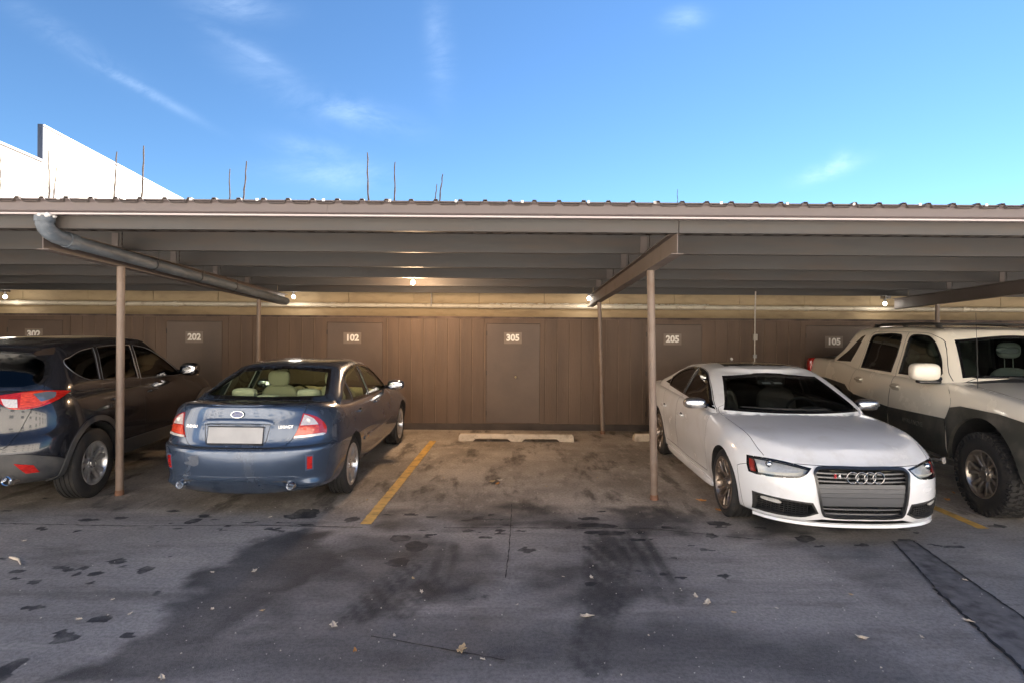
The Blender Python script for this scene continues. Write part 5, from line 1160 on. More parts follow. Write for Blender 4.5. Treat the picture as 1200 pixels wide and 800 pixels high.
    lot = mix(mr(nz(1.0, 7, .65, .35, 3.2), .5, .72, 0, .55), lot, (.165, .150, .140))
    lot = mix(mr(nz(1.3, 7, .65, .4, 3.0), .56, .74, 0, .6), lot, (.54, .49, .45))
    bay = mix(mr(nz(.9, 7, .62), .3, .72), (.28, .24, .20), (.56, .49, .42))
    bay = mix(mr(nz(4.5, 7, .68, 1.6, .7), .5, .75, 0, .7), bay, (.66, .58, .49))
    bay = mix(mr(nz(1.7, 8, .66, 1.7, .55, .15), .50, .66, 0, .8), bay, (.085, .070, .058))
    edge = mt('ADD', geo.outputs[1], mt('MULTIPLY', mt('SUBTRACT', nz(3, 4), .5), .25))
    col = mix(mr(edge, 5.75, 6.15), lot, bay)
    # a paler bonded strip just outside the posts
    col = mix(mt('MULTIPLY', attr('dark'), .94), col, (.042, .042, .046))
    col = mix(mt('MULTIPLY', attr('scuff'), .85), col, (.030, .031, .034))
    fine = nz(38, 3, .7); col = mix(mr(fine, .38, .66, 0, .62), col, mix(.5, col, (.02, .02, .022)))
    grit = nz(170, 2, .6); col = mix(mr(grit, .58, .70, 0, .45), col, (.36, .34, .32))
    sp = mr(mt('ADD', attr('spot'), mt('MULTIPLY', mt('SUBTRACT', nz(11, 6, .65), .5), .8)), .42, .62); col = mix(mt('MULTIPLY', sp, mr(nz(6, 5, .6), .3, .6, .45, .92)), col, (.030, .031, .036))
    L(col, b.inputs['Base Color']); b.inputs['Specular IOR Level'].default_value = .22
    rgh = mt('SUBTRACT', mr(nz(2.2, 6), .3, .7, .62, .85), mt('MULTIPLY', attr('dark'), .08)); L(rgh, b.inputs['Roughness'])
    bp = nt.nodes.new('ShaderNodeBump'); bp.inputs['Strength'].default_value = .8; bp.inputs['Distance'].default_value = .012
    L(mt('ADD', mt('MULTIPLY', nz(110, 3, .7), .5), mt('MULTIPLY', nz(1.5, 4), 1.2)), bp.inputs['Height']); L(bp.outputs[0], b.inputs['Normal'])
    me.materials.append(m); o = link('ground', me, None, None, 'structure'); return o, gp
ground, gp = build_ground()

def ragged(pts, wd, step=.02, seed=1, amp=.3, z=.004, rise=0):
    """thin irregular ribbon along a ground polyline"""
    r = random.Random(seed); mb = MB(); vs = []; n = 0
    P = [Vector((a, b, 0)) for a, b in pts]
    for a, b in zip(P, P[1:]):
        m = max(1, int((b-a).length/step)); d = (b-a).normalized(); s = Vector((-d.y, d.x, 0))
        for i in range(m):
            p = a+(b-a)*i/m+s*r.uniform(-1, 1)*wd*amp; w2 = wd*.5*(1+r.uniform(-1, 1)*amp); vs += [p+s*w2+Vector((0, 0, z)), p-s*w2+Vector((0, 0, z+rise))]; n += 1
    mb.add(vs, [(i*2, i*2+1, i*2+3, i*2+2) for i in range(n-1)]); return mb
crackm = mat('crack_filler', (.012, .012, .014), .7, bump=.4)
patchm = mat('asphalt_patch', (.135, .128, .130), .8, spec=.2, var=.5, vscale=9, bump=.8, bscale=110, dirt=(.22, .21, .21), dscale=4, dlo=.45, dhi=.72)
# long repair strip bottom right with its two cracks
q = [gp(1046, 634), gp(1072, 633), gp(1205, 728)]; _e = lambda a_, b__, k_: (b__[0]+(b__[0]-a_[0])*k_, b__[1]+(b__[1]-a_[1])*k_)
q += [_e(q[1], q[2], 1.6), _e(gp(1095, 690), gp(1205, 792), 1.0), gp(1205, 792), gp(1097, 690)]
mb = MB(); mb.add([(a, b_, .004) for a, b_ in q], [tuple(range(len(q)))]); o = mb.build('repair_strip', patchm, kind='structure')
for pts, wd, sd_ in (([gp(1070, 634), gp(1110, 662), gp(1150, 690), gp(1205, 728), _e(q[1], q[2], 1.6)], .014, 2), ([gp(1095, 690), gp(1130, 722), gp(1165, 755), gp(1205, 792), _e(gp(1095, 690), gp(1205, 792), 1.0)], .022, 3), ([gp(1046, 634), gp(1070, 660), gp(1097, 690)], .010, 4)):
    ragged(pts, wd, .03, sd_, .45, .008).build('crack', crackm, kind='structure')
for pts, wd, sd_ in (([gp(-60, 612), gp(150, 616), gp(300, 615), gp(430, 618)], .010, 5), ([gp(520, 618), gp(760, 619), gp(900, 633)], .010, 6), ([gp(435, 745), gp(520, 760), gp(600, 775)], .006, 8), ([gp(600, 590), gp(597, 640), gp(592, 680)], .006, 9)):
    ragged(pts, wd, .04, sd_, .6, .004).build('crack', crackm, kind='structure')

# painted stall lines
ym = mat('yellow_line_paint', (.66, .40, .10), .6, var=.2, vscale=8, bump=.2, dirt=(.16, .12, .09), dscale=7, dlo=.50, dhi=.80)
for x0, y0, x1, y1 in ((-1.325, 5.64, -1.19, 9.6), (4.43, 5.64, 4.36, 9.6)):
    ragged([(x0, y0), (x1, y1)], .105, .03, 11, .035, .005).build('stall_line', ym, kind='structure')

# ---------------------------------------------------------------- carport
brn = (.118, .094, .085)
steel_p = mat('brown_painted_steel', brn, .5, var=.10, vscale=2.2, dirt=(.12, .09, .075), dscale=2.6, dlo=.52, dhi=.85, bump=.08, bscale=14)
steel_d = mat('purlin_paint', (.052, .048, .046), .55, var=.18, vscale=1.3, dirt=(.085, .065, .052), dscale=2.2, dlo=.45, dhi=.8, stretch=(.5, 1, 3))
gutm = mat('gutter_paint', (.125, .101, .098), .42, var=.06, vscale=2, dirt=(.12, .09, .08), dscale=3, dlo=.6, dhi=.9, stretch=(.4, 1, 2))
roofm = mat('roof_sheet', (.10, .085, .08), .5, var=.12, vscale=2, dirt=(.10, .07, .055), dscale=2)
C0 = thing('carport', 'long brown steel carport with corrugated roof, gutter, purlins and round posts over the stalls', 'carport', (0, 5.4, 0))
C0.location = (0, 0, 0)
XL, XR = -13.4, 14.6; SL = .054
zr = lambda Y: 2.905-SL*(Y-5.34)     # underside of the sheet
# sheet with trapezoid ribs running front to back
px_ = []; x = XL; rib = .2142
while x < XR:
    px_ += [(x, 0), (x+.075, 0), (x+.092, .020), (x+.100, .038), (x+.130, .038), (x+.138, .020), (x+.157, 0)]; x += rib
px_.append((XR, 0)); vs = []; n = len(px_); nyr = 1
Ys = [5.26, 12.2]
for Yv in Ys:
    for a, h in px_: vs.append((a, Yv, zr(Yv)+h+.004))
    for a, h in px_: vs.append((a, Yv, zr(Yv)+h))
fs = [(i, i+1, 2*n+i+1, 2*n+i) for i in range(n-1)]+[(n+i, 3*n+i, 3*n+i+1, n+i+1) for i in range(n-1)]+[(i, n+i, n+i+1, i+1) for i in range(n-1)]
mb = MB(); mb.add(vs, fs); mb.build('roof_sheet', roofm, C0, recalc=False, merge=False)
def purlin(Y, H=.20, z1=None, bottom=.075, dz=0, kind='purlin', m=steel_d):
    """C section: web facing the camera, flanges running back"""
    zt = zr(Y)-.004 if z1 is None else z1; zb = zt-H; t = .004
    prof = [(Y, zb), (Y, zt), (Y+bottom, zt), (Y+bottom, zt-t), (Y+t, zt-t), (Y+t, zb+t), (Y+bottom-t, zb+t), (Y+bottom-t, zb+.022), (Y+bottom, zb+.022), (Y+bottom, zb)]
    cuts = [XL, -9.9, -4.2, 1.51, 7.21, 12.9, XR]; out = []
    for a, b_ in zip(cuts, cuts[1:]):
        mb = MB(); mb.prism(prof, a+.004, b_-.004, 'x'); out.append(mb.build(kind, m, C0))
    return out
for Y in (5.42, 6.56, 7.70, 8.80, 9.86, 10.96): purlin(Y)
purlin(12.05)
# gutter: K-style section hung in front of the first purlin
gz = 2.808; prof = [(5.405, gz), (5.34, gz-.002), (5.318, gz+.012), (5.300, gz+.030), (5.300, gz+.105), (5.290, gz+.116), (5.276, gz+.122), (5.276, gz+.130), (5.300, gz+.130), (5.304, gz+.110), (5.304, gz+.034), (5.322, gz+.018), (5.342, gz+.004), (5.400, gz+.004), (5.400, gz+.13), (5.405, gz+.13)]
for a, b_ in ((XL, -7.6), (-7.6, -1.6), (-1.6, 4.5), (4.5, 10.5), (10.5, XR)):
    mb = MB(); mb.prism(prof, a+.001, b_-.001, 'x'); mb.build('gutter', gutm, C0)
lip = mat('gutter_bottom_lip', (.45, .39, .38), .4)
mb = MB(); mb.prism([(5.294, gz-.006), (5.294, gz+.009), (5.315, gz+.009), (5.315, gz-.006)], XL, XR, 'x'); mb.build('gutter_edge', lip, C0)
x = -5.1; bwm = mat('bracket_white', (.7, .66, .62), .4)
while x < 5.2: MB().box((x, 5.268, gz+.118), (x+.022, 5.275, gz+.140)).build('gutter_bracket', bwm, C0); x += .577
# tapered H beams across
def zbm(Y): return 2.512-.059*(Y-5.45)
for X in (-9.9, -4.21, 1.51, 7.21):
    y0, y1 = 5.46, 11.35; mb = MB(); H0 = .198
    for (xa, xb, za, zb_) in ((-.055, .055, 0, .008), (-.055, .055, H0-.008, H0), (-.004, .004, .008, H0-.008)):
        vs = [(X+xa, y0, zbm(y0)+za), (X+xb, y0, zbm(y0)+za), (X+xb, y0, zbm(y0)+zb_), (X+xa, y0, zbm(y0)+zb_), (X+xa, y1, zbm(y1)+za), (X+xb, y1, zbm(y1)+za), (X+xb, y1, zbm(y1)+zb_), (X+xa, y1, zbm(y1)+zb_)]
        mb.add(vs, [(0, 1, 2, 3), (7, 6, 5, 4), (0, 4, 5, 1), (1, 5, 6, 2), (2, 6, 7, 3), (3, 7, 4, 0)])
    mb.build('beam', steel_p, C0, merge=False)
    for Y in (6.56, 7.70, 8.80, 9.86): MB().box((X-.10, Y-.006, zr(Y)-.20), (X-.03, Y-.001, zr(Y)-.02)).build('purlin_cleat', steel_p, C0)
    p0 = (X-.002, 6.53); rr_ = .040
postm = mat('post_paint', (.205, .152, .120), .5, var=.12, vscale=3, dirt=(.14, .08, .05), dscale=4, dlo=.5, dhi=.85)
for (xa, xb, Y, r_) in ((-4.19, -4.19, 6.53, .040), (1.567, 1.51, 6.50, .040), (7.24, 7.21, 6.5, .040), (-9.9, -9.9, 6.5, .04), (-4.23, -4.23, 10.22, .034), (1.60, 1.525, 10.30, .034), (7.22, 7.2, 10.2, .034), (-9.9, -9.9, 10.2, .034)):
    mb = MB().tube([(xa, Y, 0.0), (xb, Y, zbm(Y)+.001)], r_, 24); o = mb.build('post', postm, C0)
    rust = mat('post_foot_rust', (.20, .10, .06), .8, var=.3, vscale=12) if 'post_foot_rust' not in bpy.data.materials else bpy.data.materials['post_foot_rust']
    mb = MB().tube([(xa, Y, 0.0), (xa*.975+xb*.025, Y, .055)], [r_+.006, r_+.0015], 24); mb.build('foot', rust, o)

# drain pipe under the left beam
pm = mat('grey_pvc_pipe', (.10, .118, .14), .5, var=.35, vscale=7, dirt=(.24, .24, .24), dscale=9, dlo=.52, dhi=.8, stretch=(2, .5, 2))
D = thing('drain_pipe', 'grey plastic drain pipe with white caulked elbow sloping back from the gutter', 'pipe', (-4.19, 5.36, 2.4)); D.location = (0, 0, 0)
xe = -4.075
bend = [(xe-.02, 5.33, 2.775), (xe-.02, 5.33, 2.725), (xe-.018, 5.345, 2.69), (xe-.014, 5.385, 2.655), (xe-.008, 5.45, 2.63), (xe-.004, 5.54, 2.618), (xe, 5.66, 2.605)]
end_ = (xe+.02, 11.0, 2.225)
MB().tube(bend, [.070, .070, .070, .069, .068, .067, .067], 20).build('elbow', pm, D)
MB().tube([(xe-.02, 5.33, 2.74), (xe-.02, 5.33, 2.79)], .078, 20).build('collar', pm, D)
MB().tube([(xe-.004, 5.56, 2.616), (xe+.001, 5.68, 2.604)], .074, 20).build('collar', pm, D)
MB().tube([(xe, 5.66, 2.605), end_], .062, 20).build('pipe', pm, D)
mb = MB(); rr2 = random.Random(4)
for i in range(26):
    a = rr2.uniform(0, 6.28); mb.ell((xe-.02+.068*math.cos(a), 5.33+.068*math.sin(a), 2.792+rr2.uniform(-.008, .01)), (rr2.uniform(.012, .026), .02, rr2.uniform(.008, .018)), 2, 10, 6)
mb.build('caulk', mat('white_caulk', (.7, .68, .66), .7), D)
for Y in (6.9, 7.9, 8.9):
    z = 2.605+(2.225-2.605)*(Y-5.66)/(11-5.66)
    mb = MB().tube([(xe+.01+.066*math.cos(a), Y, z+.066*math.sin(a)) for a in np.linspace(math.pi*.95, 2.05*math.pi, 14)], .006, 6); mb.tube([(xe+.07, Y, z), (xe+.09, Y, zr(Y)-.02)], .005, 6); mb.build('hanger', M['dark'], D)

# ---------------------------------------------------------------- storage wall with lockers
WY = 10.58; WZ = 1.965
sid = mat('brown_wood_siding', (.106, .066, .043), .62, var=.22, vscale=1.5, dirt=(.145, .095, .065), dscale=2.2, dlo=.50, dhi=.85, bump=.25, bscale=30, stretch=(3.0, 1, .35))
grv = mat('groove_worn_edge', (.20, .135, .09), .7, var=.5, vscale=5, stretch=(1, 1, .6))
doorm = mat('brown_door_paint', (.100, .065, .045), .50, var=.16, vscale=1.6, dirt=(.135, .095, .07), dscale=1.8, dlo=.52, dhi=.9, bump=.08, bscale=20)
W0 = thing('storage_wall', 'brown grooved plywood storage wall with numbered locker doors behind the parked cars', 'storage wall'); 
doors = [('302', 8.5, 73, 376.5), ('202', 195, 260, 377), ('102', 383, 448, 379), ('305', 570, 632.5, 379.5), ('205', 757, 822, 380.5), ('105', 944, 1020, 384)]
drs = []
for nme, a, b_, t in doors:
    xa, xb = at(a, 440, WY).x, at(b_, 440, WY).x; drs.append((nme, xa, xb))
def groove_panel(xa, xb, z0, z1):
    """siding between two x positions with a vertical groove every 0.205 m"""
    mb = MB(); gr_ = MB(); pts = [(xa, WY)]; k = math.ceil((xa+.02-XL)/.2125)
    while True:
        x = XL+k*.2125; k += 1
        if x > xb-.02: break
        pts += [(x-.006, WY), (x-.004, WY+.007), (x+.004, WY+.007), (x+.006, WY)]
        gr_.box((x+.004, WY-.0012, z0+.03), (x+.0095, WY+.002, z1-.01))
    pts += [(xb, WY), (xb, WY+.03), (xa, WY+.03)]
    mb.prism([(p[0], p[1]) for p in pts], z0, z1, 'z'); mb.build('siding', sid, W0); 
    if gr_.v: gr_.build('groove_edges', grv, W0, merge=False)
zb0, zt0 = .0, 1.93; last = XL
dz0, dz1 = .125, 1.850
for nme, xa, xb in drs:
    groove_panel(last, xa-.012, zb0+.11, zt0); last = xb+.012
groove_panel(last, XR, zb0+.11, zt0)
mb = MB(); mb.box((XL, WY-.006, 0), (XR, WY+.03, .108)); mb.build('base_board', mat('base_board_paint', (.055, .040, .032), .7, var=.3, vscale=4), W0)
mb = MB(); mb.box((XL, WY-.014, 1.932), (XR, WY+.2, 1.968)); mb.build('top_trim', mat('top_trim_paint', (.10, .065, .05), .7, var=.5, vscale=5, dirt=(.03, .02, .02)), W0)
signm = mat('number_plate_tan', (.20, .15, .115), .55, var=.1); signw = mat('number_white', (.85, .80, .74), .5)
for (nme, xa, xb), sx, sy in zip(drs, (40, 228, 413, 601, 788, 977), (391.5, 395, 396, 396, 397.5, 400.5)):
    mb = MB(); mb.box((xa, WY-.004, dz0), (xb, WY+.026, dz1)); d = mb.build('door', doorm, W0, bevel=.003); d['label'] = 'flat brown locker door numbered %s' % nme
    mb = MB(); mb.box((xa-.012, WY, .11), (xa-.004, WY+.03, zt0)); mb.box((xb+.004, WY, .11), (xb+.012, WY+.03, zt0)); mb.box((xa-.004, WY, dz1+.006), (xb+.004, WY+.028, zt0)); mb.box((xa-.004, WY+.001, .11), (xb+.004, WY+.028, dz0-.005)); mb.build('door_jamb', sid, W0)
    mb = MB(); mb.box((xa-.01, WY+.032, .1), (xb+.01, WY+.036, 1.93)); mb.build('door_backing', M['inner'], W0)
    c_ = at(sx, sy, WY); mb = MB(); mb.box((c_.x-.155, WY-.009, c_.z-.098), (c_.x+.155, WY-.005, c_.z+.098)); s_ = mb.build('number_plate', signm, d)
    s_['label'] = 'tan plate reading %s' % nme
    text_mesh(nme, .155, Matrix.Translation((c_.x, WY-.011, c_.z)) @ Matrix.Rotation(R(90), 4, 'X'), signw, 'numerals', d, .002, .006).parent = s_
    kx = xb-.42; mb = MB(); k = mb.tube([(kx, WY-.004, .93), (kx, WY-.03, .93)], .016, 12); mb.ell((kx, WY-.035, .93), (.022, .012, .022), 2, 12, 8); mb.build('knob', mat('brass_knob', (.55, .45, .28), .35, metal=.8) if 'brass_knob' not in bpy.data.materials else bpy.data.materials['brass_knob'], d)
    mb = MB()
    for z in (.30, 1.0, 1.68): mb.tube([(xa+.0, WY-.007, z-.04), (xa+.0, WY-.007, z+.04)], .006, 8)
    mb.build('hinges', M['dark'], d)
mb = MB(); mb.box((XL, WY+.04, 0), (XR, 11.3, 1.93)); mb.build('locker_box', sid, W0)
mb = MB(); mb.box((XL, 11.302, 0), (XR, 11.86, 1.90)); mb.build('locker_rear', sid, W0)
# tan wall behind, with its ledge
tan = mat('tan_panel_paint', (.50, .38, .225), .6, var=.08, vscale=1.2, dirt=(.30, .22, .14), dscale=2, dlo=.5, dhi=.85, stretch=(1, 1, 3))
T0 = thing('tan_wall', 'tan painted panel wall showing above the brown lockers below the carport roof', 'wall')
x = XL; k = 0
while x < XR:
    mb = MB(); mb.box((x+.004, 11.90, 0), (min(XR, x+1.28)-.004, 11.95, 2.62)); mb.build('panel', tan, T0); x += 1.28
mb = MB(); mb.box((XL, 11.945, 0), (XR, 12.1, 2.60)); mb.build('backing', M['inner'], T0)
mb = MB(); mb.box((XL, 11.80, 1.90), (XR, 11.895, 2.10)); mb.build('ledge', tan, T0, bevel=.004)
P0 = thing('wall_pipe', 'long cream painted pipe running along the tan wall above the lockers', 'pipe')
crm = mat('cream_pipe', (.78, .70, .56), .5, var=.08, vscale=5, dirt=(.5, .4, .28), dscale=6, dlo=.55)
zp = 2.18; MB().tube([(XL, 11.72, zp), (XR, 11.72, zp)], .042, 16).build('pipe', crm, P0)
mb = MB(); x = XL+.8
while x < XR: mb.tube([(x, 11.72, zp), (x+.09, 11.72, zp)], .052, 16); x += 3.05
mb.build('couplings', crm, P0)
mb = MB(); r_ = random.Random(5)   # flaking insulation along the top
for i in range(260):
    x = r_.uniform(at(575, 360, 11.7).x, at(830, 360, 11.7).x); mb.ell((x, 11.70+r_.uniform(-.02, .02), zp+.042+r_.uniform(-.004, .008)), (r_.uniform(.01, .045), .02, r_.uniform(.006, .018)), 2, 8, 5)
mb.build('flaking_lagging', mat('lagging', (.75, .70, .60), .9), P0, 'stuff')
# conduit and switch box on the wall near locker 105
K = thing('conduit', 'thin metal conduit with small switch box between lockers 205 and 105', 'conduit')
cx_ = at(886, 380, 10.5).x; mb = MB().tube([(cx_, 10.55, .75), (cx_, 10.55, 1.97), (cx_, 10.53, 2.44)], .012, 10); mb.build('tube', mat('conduit_grey', (.45, .40, .35), .5, metal=.3, var=.2, vscale=20), K)
mb = MB(); zc = at(886, 395, 10.5).z; mb.box((cx_-.035, 10.51, zc-.06), (cx_+.035, 10.57, zc+.05)); mb.build('switch_box', mat('box_grey', (.42, .38, .33), .5), K, bevel=.004)
mb = MB(); mb.box((cx_-.03, 10.53, zc-.30), (cx_+.03, 10.57, zc-.36)) ; mb.build('clamp', M['steel'], K)
K = thing('conduit', 'short thin conduit drop above the number 102 and 305 lockers, touching the cream pipe', 'conduit')
a_ = at(505, 345, 11.6); MB().tube([(a_.x, 11.65, 2.50), (a_.x, 11.65, 2.17)], .012, 10).build('tube', bpy.data.materials['conduit_grey'], K)

# lamps that are lit in the photograph
def lamp(kind, loc, col, power, label, grp, r_=.03, base=None):
    T = thing(kind, label, 'lamp', loc, 0, grp); T.location = loc
    b = MB(); b.ell((0, 0, 0), (r_, r_, r_*1.15), 2, 16, 12); b.build('bulb', mat(kind+'_glow', (.9, .9, .9), .4, emis=((1, .50, .16), 6) if power > 10 else (col, 5)), T)
    b = MB(); b.tube([(0, 0, r_), (0, 0, r_+.06)], [r_*.7, r_*.9], 14); b.build('socket', M['steel'], T)
    lt = bpy.data.lights.new(kind, 'POINT'); lt.energy = power; lt.color = col; lt.shadow_soft_size = .14
    lo = bpy.data.objects.new(kind+'_light', lt); COL.objects.link(lo); lo.location = (0, 0, -.09); lo.parent = T; return T
T = lamp('bare_bulb', (at(484, 331, 9.2).x, 9.2, at(484, 331, 9.2).z), (1, .66, .38), WARM_W, 'small glowing warm bare bulb hanging from a rusty bracket under the roof', None, .034)
b = MB(); b.tube([(0, 0, .09), (0, 0, .15)], .03, 12); b.box((-.10, -.03, .13), (.16, .03, .15)); b.build('bracket', mat('rusty_bracket', (.28, .12, .05), .8, var=.4, vscale=12), T)
for i, (px, py, lb) in enumerate(((6, 348, 'white lamp at the back end of the beam, at the left edge above locker 302'), (344, 348, 'white lamp at the back end of the beam carrying the drain pipe'), (690, 350, 'white lamp at the back end of the middle beam near locker 305'), (1037, 356, 'white lamp at the back end of the beam above the pickup and locker 105'))):
    p = at(px, py, 11.42); T = lamp('beam_lamp', (p.x, 11.42, p.z), (1, .92, .8), COOL_W if i != 3 else COOL_W*.6, lb, 'white lamps at the beam ends', .031)
    b = MB(); b.box((-.05, -.10, .09), (.05, .06, .15)); b.build('junction_box', M['steel'], T)

# thin dead stalks standing along the roof edge
stm = mat('dead_stalk', (.07, .05, .038), .8, var=.4, vscale=30)
lbs = ['leftmost thin dead stalk at the picture edge above the gutter', 'taller upright stalk of the pair before the white building step', 'shorter leaning stalk of the pair before the white building', 'lone stalk crossing the sloping white parapet', 'tallest stalk just right of the lone one by the white building', 'shorter stalk of the pair right of the white building', 'taller leaning stalk of the pair right of the white building', 'tall stalk left of the middle, taller of two', 'slightly shorter stalk, right of the tall middle one', 'very short stalk of the leaning pair above locker 305', 'leaning taller stalk of the pair above locker 305', 'faint hair-thin stalk above the middle beam']
for (xb, xt, yt, th), lb in zip(((0, 1, 178, .004), (58, 57, 176, .0045), (62, 67, 193, .0035), (133, 137, 178, .005), (166, 168.5, 171, .0055), (269, 269.5, 198, .004), (285, 289, 189, .005), (432, 430.5, 179, .0055), (462, 463, 190, .005), (510, 512, 216, .004), (514, 519, 204, .005), (794, 794, 222, .0022)), lbs):
    p, t = at(xb, 236, 5.40), at(xt, yt, 5.40); p.z = zr(5.4)-.0; pts = []
    for i in range(9):
        f = i/8; pts.append(p.lerp(t, f)+Vector((rnd.uniform(-1, 1)*.004, rnd.uniform(-1, 1)*.004, 0)) if 0 < i < 8 else p.lerp(t, f))
    o = MB().tube(pts, [th*1.3*(1.15-.5*i/8)*(1.25 if i % 2 else .95) for i in range(9)], 6).build('dead_stalk', stm); tag(o, lb, 'stalk', 'dead stalks along the roof edge')

# ---------------------------------------------------------------- wheel stops
conc = mat('worn_concrete', (.55, .46, .36), .85, var=.18, vscale=5, dirt=(.20, .15, .11), dscale=7, dlo=.5, dhi=.75, bump=.5, bscale=45)
def wheel_stop(x0, Y, label, Lg=1.83):
    n = 40; mb = MB(); vs = []
    for i in range(n+1):
        x = x0+Lg*i/n; e = .03 if i in (0, n) else 0; u = i/n
        slot = .045 if (.14 < u < .44 or .56 < u < .86) else 0
        vs += [(x+(e if i == 0 else -e if i == n else 0)*0, Y, slot), (x, Y+.025, .075), (x+(.03 if i == 0 else -.03 if i == n else 0), Y+.045, .112), (x+(.03 if i == 0 else -.03 if i == n else 0), Y+.115, .112), (x, Y+.15, .07), (x, Y+.165, slot)]
    mb.add(vs, [(i*6+k, i*6+(k+1) % 6, i*6+6+(k+1) % 6, i*6+6+k) for i in range(n) for k in range(6)]+[tuple(range(6)), tuple(range(n*6, n*6+6))[::-1]])
    o = mb.build('wheel_stop', conc, bevel=.006); tag(o, label, 'wheel stop', 'concrete wheel stops'); return o
wheel_stop(at(537, 515, 9.57).x, 9.57, 'pale chipped concrete wheel stop lying in the empty stall')
wheel_stop(at(744, 515, 9.62).x, 9.66, 'concrete wheel stop end showing behind the white sedan and post', 1.8)
# ---------------------------------------------------------------- white building on the left
def white_building():
    B0 = thing('white_building', 'sunlit white stucco building with stepped parapet rising beyond the carport', 'building')
    st = mat('white_stucco', (.50, .47, .43), .9, var=.06, vscale=.7, bump=.4, bscale=25, dirt=(.40, .37, .33), dscale=1.2, dlo=.5)
    cap = mat('parapet_cap', (.50, .50, .53), .5)
    p0 = at(50, 148, 16.0); d = Vector((-.162, 1, 0)).normalized(); nrm = Vector((d.y, -d.x, 0))
    def slab(s0, s1, z1, name, m, z0=0, th=.35, out=0):
        a = p0+d*s0; b_ = p0+d*s1; q = [a+nrm*out, b_+nrm*out, b_-nrm*th, a-nrm*th]
        mb = MB(); mb.add([(v.x, v.y, z0) for v in q]+[(v.x, v.y, z1) for v in q], [(0, 3, 2, 1), (4, 5, 6, 7), (0, 1, 5, 4), (1, 2, 6, 5), (2, 3, 7, 6), (3, 0, 4, 7)]); return mb.build(name, m, B0)
    zt = p0.z; zl = at(46, 190, 16.0).z
    slab(0, 24, zt, 'wall', st, th=.10); slab(-14, -.004, zl, 'wall', st, th=.45)
    slab(-.03, -.006, zt+.045, 'end_face_shade', mat('blue_grey_shade', (.05, .062, .09), .5), z0=zl, th=.105, out=.02)  # dark slab over the step's end face, its shade put into the colour
    slab(0, 24, zt+.05, 'cap', cap, z0=zt+.002, th=.12, out=.03); slab(-14, -.004, zl+.05, 'cap', cap, z0=zl+.002, th=.50, out=.04)
    slab(-13.9, 23.9, zl-.6, 'roof', mat('roof_membrane', (.4, .4, .4), .8), z0=zl-.8, th=9)
    slab(-2.55, -2.02, at(5, 212, 14).z, 'window', mat('dark_window', (.03, .035, .04), .1), z0=4.0, th=-.008, out=.035)
    slab(-2.00, -1.93, at(8, 210, 14).z, 'window_frame', cap, z0=3.9, th=-.008, out=.06)
white_building()
# unseen pale stucco block, added behind the camera to bounce sunlight onto the cars
def bounce_block():
    N = thing('added_bounce_block', 'long pale unseen block added behind the camera to bounce sunlight to the carport', 'building')
    br = mat('bounce_block_stucco', (.80, .74, .66), .9, var=.06, vscale=.5); gl_ = mat('bounce_block_glass', (.05, .06, .07), .1)
    mb = MB(); mb.box((-26, -22, 0), (26, -11, 9.0)); mb.build('wall', br, N)
    mb = MB(); mb.box((-26.3, -22.3, 9.004), (26.3, -10.7, 9.3)); mb.build('roof', mat('bounce_block_roof', (.3, .3, .3), .8), N)
    for k in range(3):
        for j in range(12):
            x = -24+j*4.1; mb = MB(); mb.box((x, -11.03, 1.0+k*2.9), (x+1.3, -10.97, 2.2+k*2.9)); mb.build('window', gl_, N)
bounce_block()
mb = MB(); mb.box((-40, -11, -.05), (40, 2.2, .004)); mb.build('added_bounce_lane', mat('added_bounce_lane', (.62, .60, .57), .85, var=.1, vscale=1.5, bump=.3), kind='structure')  # unseen pale concrete, added to throw sunlight back under the carport roof
# ---------------------------------------------------------------- litter
lfm = [mat('dry_leaf_tan', (.50, .36, .20), .8, var=.25, vscale=30), mat('dry_leaf_pale', (.62, .54, .44), .8, var=.2, vscale=30), mat('dry_leaf_orange', (.52, .24, .07), .8, var=.25, vscale=30)]
def leaf_mesh(seed):
    r = random.Random(seed); n = 14; vs = [(0, 0, .006)]
    for i in range(n):
        a = 2*math.pi*i/n; rr_ = (1+.35*math.cos(a*5+seed))*(.75+.25*r.random())*(1.25 if abs(math.cos(a)) > .8 else .8); vs.append((math.cos(a)*rr_*.5, math.sin(a)*rr_*.36, .10+.22*r.random()*abs(math.sin(a*1.5+seed))))
    mb = MB(); top = [(x, y, z) for x, y, z in vs]; bot = [(x, y, z-.03) for x, y, z in vs]; mb.add(top+bot, [(0, i, i % n+1) for i in range(1, n+1)]+[(n+1, n+1+i % n+1, n+1+i) for i in range(1, n+1)]+[(i, n+1+i, n+1+i % n+1, i % n+1) for i in range(1, n+1)], True); return mb.mesh('leaf', recalc=False, merge=False)
lms = [leaf_mesh(i) for i in range(6)]
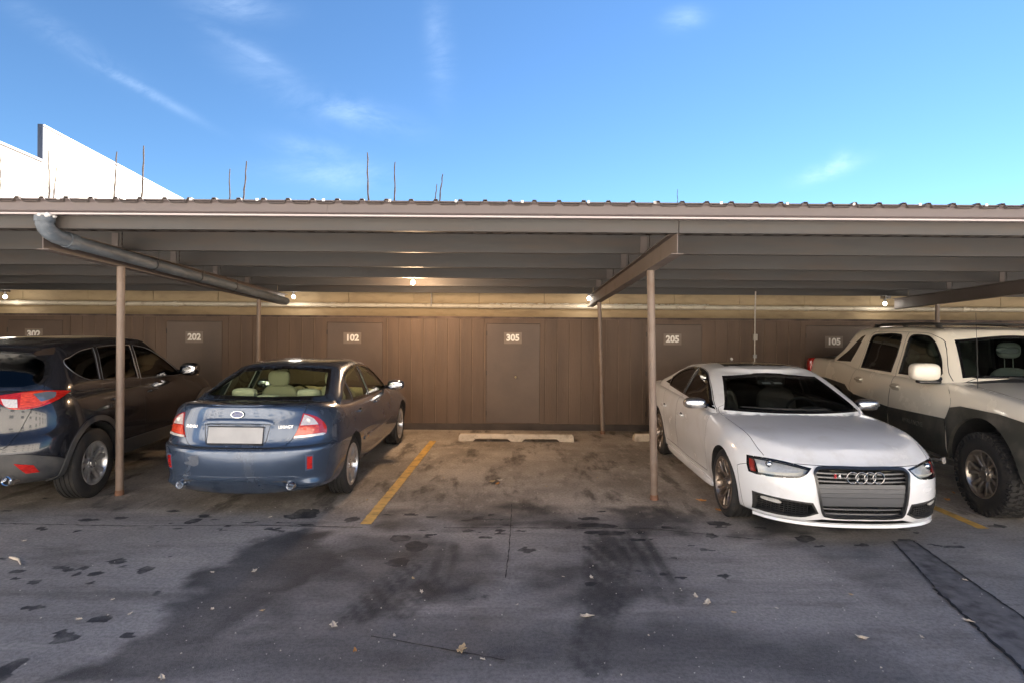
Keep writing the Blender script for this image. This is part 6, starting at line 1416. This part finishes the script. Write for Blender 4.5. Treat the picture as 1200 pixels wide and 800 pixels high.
big = ((391, 734, .075, 1), (541, 762, .08, 0), (416, 763, .04, 2), (249, 671, .035, 1), (484, 678, .035, 0), (298, 670, .06, 1), (494, 694, .04, 1), (132, 703, .03, 1), (152, 720, .03, 1), (92, 726, .035, 1), (249, 714, .035, 1), (307, 716, .03, 0), (687, 723, .07, 1), (693, 677, .045, 1), (815, 699, .05, 1), (829, 707, .07, 1), (1010, 748, .06, 1), (1131, 680, .03, 1), (1134, 728, .05, 1), (860, 718, .03, 0), (822, 587, .085, 2), (842, 598, .07, 2), (1110, 586, .08, 2), (1118, 578, .05, 2), (577, 565, .10, 0), (583, 567, .07, 2), (586, 563, .06, 1), (190, 795, .05, 1), (462, 745, .03, 1), (566, 773, .025, 1), (317, 606, .03, 1), (365, 597, .025, 1), (28, 634, .03, 1), (606, 709, .02, 1), (997, 697, .03, 0), (1080, 747, .03, 1), (430, 586, .03, 0), (640, 570, .03, 0), (700, 560, .03, 0), (630, 578, .025, 1), (520, 560, .03, 0), (760, 745, .02, 1), (660, 676, .02, 1), (910, 713, .025, 1))
dup = {}
for i, (px, py, s, k) in enumerate(big):
    x, y = gp(px, py); me = lms[i % 6]; key = (i % 6, k)
    if key not in dup: dup[key] = me.copy(); dup[key].materials.append(lfm[k])
    o = link('fallen_leaf', dup[key]); o.location = (x, y, .006); o.scale = (s, s, s); o.rotation_euler = (0, 0, rnd.uniform(0, 6)); tag(o, ('small tan dry leaf lying on the asphalt', 'small pale bleached leaf lying on the asphalt', 'small orange dry leaf lying on the asphalt')[k], 'leaf', ('tan', 'pale', 'orange')[k]+' dry leaves scattered on the asphalt')
x, y = gp(20, 657); o = MB().tube([(x-.10, y+.05, .012), (x-.03, y+.01, .02), (x+.03, y-.02, .02), (x+.09, y-.08, .01)], [.007, .012, .010, .004], 6).build('twig', lfm[1]); tag(o, 'bent pale twig lying on the asphalt at the left edge', 'twig')
r_ = random.Random(12); mb = MB()
for i in range(420):
    if r_.random() < .55: px, py = r_.uniform(0, 1200), r_.uniform(600, 800)
    else: px, py = r_.uniform(200, 860), r_.uniform(520, 600)
    x, y = gp(px, py); s = r_.uniform(.002, .006); a = r_.uniform(0, 6.28)
    mb.add([(x+s*math.cos(a+t), y+s*math.sin(a+t)*1.2, .002 if k_ == 0 else .002+s*.8) for k_ in (0, 1) for t in (0, 2.1, 4.2)], [(0, 1, 2), (3, 5, 4), (0, 3, 4, 1), (1, 4, 5, 2), (2, 5, 3, 0)])
mb.build('grit', mat('pale_grit', (.45, .42, .38), .8, var=.3, vscale=60), kind='stuff')
CARS = dict(audi=build_white_sedan(), sub=build_blue_sedan(), suv=build_suv(), trk=build_truck())
